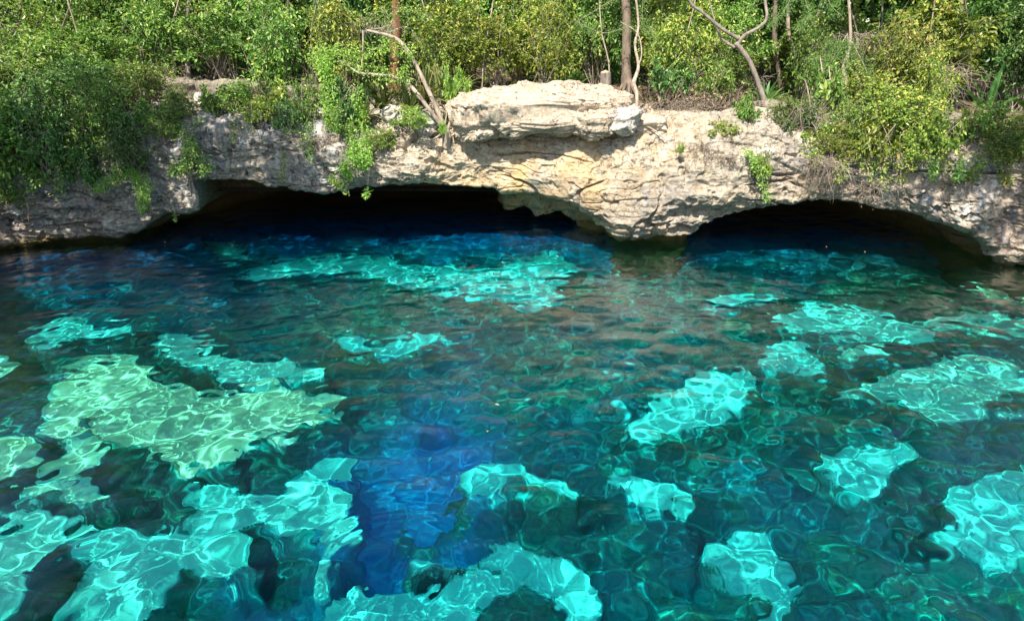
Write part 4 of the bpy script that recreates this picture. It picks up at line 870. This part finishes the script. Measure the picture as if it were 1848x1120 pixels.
for (px, lean, wob, lab) in ((95,30,.3,'thin pale stem rising behind the far left leaf mass'),(150,-25,.6,'thin pale stem leaning left above the second ledge stone'),(300,20,.2,'thin pale stem close left of the slim grey trunk'),(375,35,.8,'thin pale stem leaning right just beyond the slim grey trunk'),(490,-20,.5,'thin pale stem leaning left above the soil pocket'),(555,15,.1,'thin pale stem right behind the left hanging vine'),
        (795,-30,.7,'thin pale stem leaning left over the slab left end'),(870,18,.4,'thin pale stem behind the left third of the slab'),(1095,-12,.9,'thin pale stem rising behind the stump'),(1230,22,.35,'thin pale stem in the brush between crooked and forked trees'),(1300,-18,.65,'thin pale stem close left of the forked tree foot'),(1465,14,.15,'thin pale stem just left of the many-stemmed tree'),(1560,-26,.55,'thin pale stem leaning left over the right cave'),(1660,24,.85,'thin pale stem leaning right above the right ledge stones'),(1760,-16,.45,'thin pale stem behind the tall paddle leaves')):
    T.append(([(px,185,17.9),(px+lean*.3+8*math.sin(wob*9),120,17.9),(px+lean*.7-7*math.sin(wob*7),60,18.0),(px+lean*1.2,-10,18.1),(px+lean*2,-150,18.3)], [.026,.022,.02,.018,.008], lab, (M_PALE, M_TWIG, M_BROWN)[px % 3], 0))
for i, (pa, ra, lab, mt, cw) in enumerate(T):
    pa = [(a_, b_, c_ + 1.2) for a_, b_, c_ in pa]; ra = [q * .85 for q in ra]
    tree(pa, ra, lab, mt, (cw, 3.6, -1.0) if cw else None, seed=10 + i, cmat=M_LEAF if i % 2 else M_DARK)
# trees of the side banks: they stand beside the view and shade the two ends of the rock
for (x, y, lab, pts, cr) in ((-13.2, 10.5, 'broad tree on the left bank whose crown dapples the left cliff with shade', [(0,0,0),(.3,.1,3),(1.1,0,5.2)], [(1.3,-.6,5.0,6.5),(4.0,1.2,5.2,5.0),(3.4,-2.6,5.3,4.4),(5.8,-.2,5.8,4.0)]),
                          (13.0, 8.2, 'broad tree on the right bank whose crown dapples the right cliff with shade', [(0,0,0),(-.4,.1,3),(-1.4,.2,5.2)], [(-2.2,.4,5.0,5.5),(-4.9,1.4,5.6,3.6),(-3.0,3.4,5.3,3.8)])):
    o = thing('bank_tree', (x, y, 2.2), lab, 'tree', 'trees on the side banks')
    tb = Tubes().add([(0, 0, -1.5)] + pts, .22, .14, 30, 12, .15, 4)
    obj('trunk', tb.mesh('trunk'), M_BARK, o)
    for (cx_, cy__, cz_, cw) in cr:
        obj('limb', Tubes().add([pts[-1], ((pts[-1][0] + cx_) / 2, (pts[-1][1] + cy__) / 2, cz_ + .3), (cx_, cy__, cz_ + 1.2)], .09, .03, 14, 8, .12, 4).mesh('limb'), M_BARK, o)
        c = bpy.data.objects.new('crown', PROTO['thin_crown'][0]); COL.objects.link(c); c.parent = o; c.location = (cx_, cy__, cz_); c.scale = (cw / 5, cw / 5, .75); c.rotation_euler[2] = cw
        c.material_slots[0].link = 'OBJECT'; c.material_slots[0].material = M_LEAF
tree([(1512,250,16.6),(1518,215,16.8),(1514,180,17.0),(1526,150,17.3),(1522,120,17.6),(1535,70,18.0),(1528,-60,18.4),(1530,-220,18.6)], [.05,.045,.045,.04,.04,.035,.03,.02], 'pale many-stemmed tree rooted on the right rim among dry twigs', M_PALE, (4.6, 3.4, -1.0),
     [([(1500,262,16.3),(1497,225,16.5),(1504,190,16.8),(1516,165,17.2)], .03, .02), ([(1484,256,16.4),(1492,210,16.7),(1500,175,17.0),(1496,120,17.4)], .025, .015), ([(1560,250,16.5),(1540,205,16.8),(1530,160,17.2)], .025, .015), ([(1470,240,16.6),(1488,180,16.9),(1480,100,17.5)], .02, .012)], seed=60)
# bare roots hugging the rim near the slab's right end and left corner
for pa, r_, lab in (([(1148,232,16.0),(1165,228,15.9),(1185,238,15.75),(1200,252,15.6)], .028, 'pale root creeping right over the rock from the slim crooked tree'),
                    ([(0,350,15.4),(30,352,15.35),(48,362,15.3),(52,400,15.2)], .035, 'bent pale root hanging on the pink rock at the left edge'),
                    ([(800,240,16.2),(780,252,15.95),(760,250,15.9)], .03, 'short pale root at the foot of the arched bare trunks')):
    o0 = P(*pa[0]); tb = Tubes().add(np.array([P(*q) for q in pa]) - o0, r_, r_ * .4, 24, 8, .2, 3); o = obj('root', tb.mesh('root'), M_PALE); o.location = tuple(o0); tag(o, lab, 'root')

# ---- stump behind the slab
o = thing('tree_stump', P(1092, 160, 18.3), 'short sawn-off tree stump standing behind the slab beside the thick brown trunk', 'stump')
obj('trunk', Tubes().add([[0, 0, -.2], [0, 0, .0], [.005, 0, .2], [-.01, 0, .39]], .16, .13, 24, 20, .07, 5, rr=[.17, .15, .135, .13]).mesh('trunk'), M_BARK, o)
cm = Tubes().add([[-.01, 0, .385], [-.01, 0, .402]], .122, .118, 3, 20, .03, 5, smooth=False); obj('cut_face', cm.mesh('cut_face'), M_CUT, o)

# ---- strap-leaved plants
def strap_plant(px, py, Y, n, L, label, mat=M_STRAP, seed=0, wid=.035, up=.8):
    rng = np.random.default_rng(seed + 300); o = thing('strap_leaved_plant', P(px, py, Y), label, 'plant', 'strap-leaved plants by the arched trunks')
    V, Fq, rd = [], [], []; nv = 0; m = 9
    for k in range(n):
        a = rng.uniform(0, 6.28); tilt = rng.uniform(.12, 1.15); ln = L * rng.uniform(.6, 1.15); hd = np.array([math.cos(a), math.sin(a), 0.])
        t = np.linspace(0, 1, m); out_ = ln * (math.sin(tilt) * t + .35 * t ** 2.2 * tilt); hh = ln * (math.cos(tilt) * t - .45 * tilt * t ** 2.4)
        c = hd * out_[:, None] + np.array([0, 0, 1.]) * hh[:, None] + rng.normal(size=3) * np.array([.06, .06, 0])
        sd_ = np.array([-hd[1], hd[0], 0.]); w_ = wid * (1 - t ** 2.2) * (.6 + .4 * np.sin(t * 3)) + .002
        l = c - sd_ * w_[:, None] + [0, 0, .006]; r = c + sd_ * w_[:, None] + [0, 0, .006]
        V.append(np.stack([l, c, r], 1).reshape(-1, 3)); i = np.arange(m * 3).reshape(m, 3) + nv
        Fq.append(np.concatenate([np.stack([i[:-1, j], i[:-1, j + 1], i[1:, j + 1], i[1:, j]], 1) for j in (0, 1)])); nv += m * 3; rd.append(np.full(m * 3, rng.random()))
    obj('foliage', mesh_from('foliage', np.concatenate(V), np.concatenate(Fq), True, {'rnd': np.concatenate(rd)}), mat, o)
    tb = Tubes().add([[0, 0, -.15], [0, 0, .12]], .07, .05, 4, 10, .2, 3); obj('stem', tb.mesh('stem'), M_TWIG, o)
for q in ((735,212,16.8,70,1.15,'big fountain of long narrow leaves under the lower arched trunk'), (690,196,17.1,60,1.0,'clump of narrow green leaves just left of the red-brown trunk foot'), (765,190,17.2,55,1.05,'clump of upright narrow leaves between the two arched trunks'), (800,178,17.8,40,.95,'clump of straw-tipped narrow leaves behind the slab left end'), (655,225,16.6,40,.8,'smaller clump of narrow leaves between the long vine and the white boulder'), (835,160,18.3,24,.7,'thin upright narrow-leaved plant peeking over the slab left end')):
    strap_plant(*q, seed=int(q[0]))
for q in ((1015,158,19.3,26,.85,'dark narrow-leaved plant peeking over the slab middle'), (1040,158,19.0,22,.75,'bluish narrow-leaved plant just left of the stump'), (1380,190,18.4,30,.9,'dark spiky plant in the shade behind the forked tree')):
    strap_plant(*q, mat=M_DARK, seed=int(q[0]), wid=.05)

# ---- plants with big paddle leaves
def paddle_plant(px, py, Y, leaves, label, seed):
    rng = np.random.default_rng(seed); o = thing('big_leaved_plant', P(px, py, Y), label, 'plant', 'big paddle-leaved plants')
    tb = Tubes().add([[0, 0, -.3], [0, 0, .1]], .06, .04, 5, 8, .1, 2); obj('stem', tb.mesh('stem'), M_LEAF_SOLID, o)
    for (lean, ln, wd, a) in leaves:
        m, k = 26, 9; t = np.linspace(0, 1, m); s_ = np.linspace(-1, 1, k)
        prof = np.where(t < .22, .06, np.sin(np.clip((t - .18) / .82, 0, 1) ** .75 * math.pi) ** .75) * wd / 2
        hd = np.array([math.cos(a), math.sin(a), 0.]); out_ = ln * (math.sin(lean) * t + .22 * lean * t ** 2.5); hh = ln * (math.cos(lean) * t - .28 * lean * t ** 2.5)
        c = hd * out_[:, None] + np.array([0, 0, 1.]) * hh[:, None]; sd_ = np.array([-hd[1], hd[0], 0.])
        up = np.array([-hd[0] * math.cos(lean), -hd[1] * math.cos(lean), math.sin(lean)])
        wob = .018 * np.sin(t[:, None] * 40 + s_[None] * 2 + rng.uniform(0, 6)) * np.abs(s_)[None]
        V = c[:, None] + sd_ * (prof[:, None] * s_[None])[..., None] + up * ((np.abs(s_)[None] ** 1.5 * prof[:, None] * .35) + wob)[..., None]
        V = V.reshape(-1, 3)
        lf = obj('leaf', mesh_from('leaf', V, gridfaces(m, k), True, {'rnd': np.tile(.55 + .35 * np.abs(np.sin(t * 34))[:, None] * .3, (1, k)).ravel()}), M_PADDLE, o)
        mr = Tubes().add(c[:-2:3] - up * .004, .014, .004, 14, 6); obj('midrib', mr.mesh('midrib'), M_LEAF_SOLID, lf)
M_PADDLE = leaf_material('paddle_leaf', [(0, (.03, .10, .012)), (.7, (.10, .24, .03)), (1, (.2, .36, .06))], .35, .35)
m_, nt_, b_, o_ = newmat('green_stem'); b_.inputs['Base Color'].default_value = (.20, .30, .08, 1); b_.inputs['Roughness'].default_value = .5; M_LEAF_SOLID = m_
paddle_plant(1780, 222, 16.4, [(.05, 1.35, .30, -1.2), (.55, 1.15, .26, 3.0), (.6, 1.0, .25, -.1), (1.0, .9, .24, 3.7), (1.1, .8, .22, -.9), (.9, .8, .2, -2.2), (.35, 1.1, .24, 2.5)], 'plant with tall upright paddle-shaped leaves on the right rim', 1)
paddle_plant(1862, 215, 16.8, [(.25, 1.4, .34, 3.0), (.8, 1.1, .28, 3.4), (.7, 1.1, .28, -.3), (.1, 1.3, .3, -1.5)], 'plant with paddle-shaped leaves cut by the right edge of the view', 2)
paddle_plant(1735, 262, 15.4, [(.8, .5, .14, -2.6), (.5, .5, .14, -1.6), (.9, .5, .13, -.6), (.3, .5, .13, 2.0)], 'small paddle-leaved seedling on the rim below the tall one', 3)

# ---- tangles of dry twigs
def dry_tangle(px, py, Y, W, Hh, n, label, seed, down=False, leaves=0):
    rng = np.random.default_rng(seed + 700); tb = Tubes(); o = thing('dry_twig_tangle', P(px, py, Yf(px, py, Y, .02)), label, 'dry bush', 'tangles of dry twigs')
    sgn = -1 if down else 1
    for k in range(n):
        b = rng.normal(size=3) * np.array([W * .22, .12, .03]); d = unit(rng.normal(size=3) * np.array([.8, .5, .45]) + np.array([0, -.15, sgn * .9]))
        l = Hh * rng.uniform(.4, 1.1); p = [b]
        for j in range(5): d = unit(d + rng.normal(size=3) * .38 + np.array([0, 0, -.06])); p.append(p[-1] + d * l / 5)
        tb.add(p, rng.uniform(.004, .009), .002, 9, 3)
        if rng.random() < .7:
            q = p[3]; d2 = unit(d + rng.normal(size=3) * .8); tb.add([q, q + d2 * l * .2, q + d2 * l * .35 + rng.normal(size=3) * .03], .004, .0015, 4, 3)
    obj('twigs', tb.mesh('twigs'), M_TWIG, o)
    if leaves:
        lv = Leaves(); pos = rng.normal(size=(leaves, 3)) * np.array([W * .3, .15, Hh * .25]) + np.array([0, -.05, sgn * Hh * .4])
        lv.add(pos, rng.normal(size=(leaves, 3)) + [0, 0, -.5], rng.normal(size=(leaves, 3)), .06 * rng.uniform(.6, 1.3, leaves), .5, rng=rng); obj('dead_leaves', lv.mesh('dead_leaves'), M_DRY, o)
for i, q in enumerate(((1220,200,16.9,1.6,.7,110,'brown dry brush on the rim right of the slim crooked tree',False,160), (1300,196,17.0,1.4,.6,80,'brown dry brush on the rim left of the forked tree',False,200),
    (1455,232,16.5,1.5,.9,150,'thick grey thicket of dry twigs left of the many-stemmed tree',False,60), (1560,225,16.8,1.2,.9,80,'dry twigs standing right of the many-stemmed tree',False,40),
    (1495,285,15.4,.9,.95,190,'dry roots dangling into the right cave mouth, left bunch',True,20), (1580,330,15.2,.8,.55,70,'dry roots dangling into the right cave mouth, right bunch',True,10),
    (1270,262,15.6,1.1,.6,70,'dry roots matted on the rock above the left end of the right cave',True,60), (1310,280,15.5,.7,.45,40,'small dry root mat right beside the larger one on bare rock',True,20),
    (575,245,16.3,1.2,.5,60,'dry brown litter and twigs in the soil pocket of the left cliff',True,260), (455,170,17.6,1.0,.4,36,'dry twigs on the litter right of the slim grey trunk',False,60),
    (590,170,17.0,1.2,1.0,60,'fine grey twigs behind the left hanging vine',False,20), (690,60,17.6,1.4,.6,60,'fine bare twigs above the arched trunks',False,10),
    (1640,110,18.4,1.6,1.4,140,'hanging grey twigs in front of the yellow-flecked shrub',True,50), (1250,130,19.0,1.6,1.3,70,'brownish bare twigs hanging in the undergrowth left of the fork',True,90),
    (1350,140,18.9,1.3,1.0,60,'brownish bare twigs hanging right under the fork',True,70),(1700,120,18.2,1.5,1.5,90,'grey bare twigs hanging left of the grey lichened trunk',True,40),(1570,60,18.4,1.6,1.4,90,'violet-grey bare twigs hanging at the top beside the feathery bough',True,30),
    (260,120,19.0,1.6,1.2,50,'thin bare twigs in the shade above the left ledge stones',True,20),(1640,270,15.8,1.0,.7,50,'brown dead twigs caught in the creeper on the right rim',True,80),(250,235,16.6,1.2,.6,40,'dead twigs on the shaded rock at left, above the drooping branch',False,30))):
    if q[6]: dry_tangle(*q[:7], seed=i, down=q[7], leaves=q[8])

# ---- litter of fallen leaves on the rim: ground cover
def build_litter():
    rng = np.random.default_rng(90); n = 9000; x = rng.uniform(-15, 15, n); pxv = CX + x / 16. * F
    y = np.interp(pxv, PXK, YCK) + 1.3 + 3.2 * rng.random(n) ** 1.3; z = ground_z(x, y) + .06
    lv = Leaves(); lv.add(np.stack([x, y, z], 1), rng.normal(size=(n, 3)) * [1, 1, .25], np.array([0, 0, 1.]) + rng.normal(size=(n, 3)) * .3, .09 * rng.uniform(.6, 1.3, n), .5, rng=rng)
    tag(obj('leaf_litter', lv.mesh('leaf_litter'), M_DRY), 'brown fallen leaves strewn on the ground behind the rim', None, None, 'stuff')
build_litter()

# ---- specks afloat
for i, (px, py, lab) in enumerate(((296,438,'white fleck floating near the left end of the big cave'), (420,444,'white fleck floating in the dark water under the big cave roof'), (505,428,'white fleck floating near the cave left of the middle'), (905,474,'small fallen leaf afloat over the far turquoise patch'), (1004,464,'small fallen leaf afloat between the far patch and the rock foot'), (1490,446,'white fleck floating in the shade of the right cave'), (1560,455,'white fleck floating further right in the shade of the right cave'), (893,732,'pinkish fallen leaf afloat near the middle of the pool'), (880,782,'pinkish fallen leaf afloat just above the blue area'))):
    t_ = float(dep(py)); Yw = H / math.tan(t_); c = P(px, py, Yw); lv = Leaves(); a = rg.uniform(0, 6.28); L_ = .05 if i < 7 else .06
    lv.add(np.array([[0, 0, 0.]]), np.array([[math.cos(a), math.sin(a), 0]]), np.array([[0, 0, 1.]]), L_, .5, np.array([1.])); o = obj('floating_leaf', lv.mesh('floating_leaf'), M_DRY); o.location = (c[0], c[1], .022); tag(o, lab, 'leaf', 'leaves and flecks afloat')
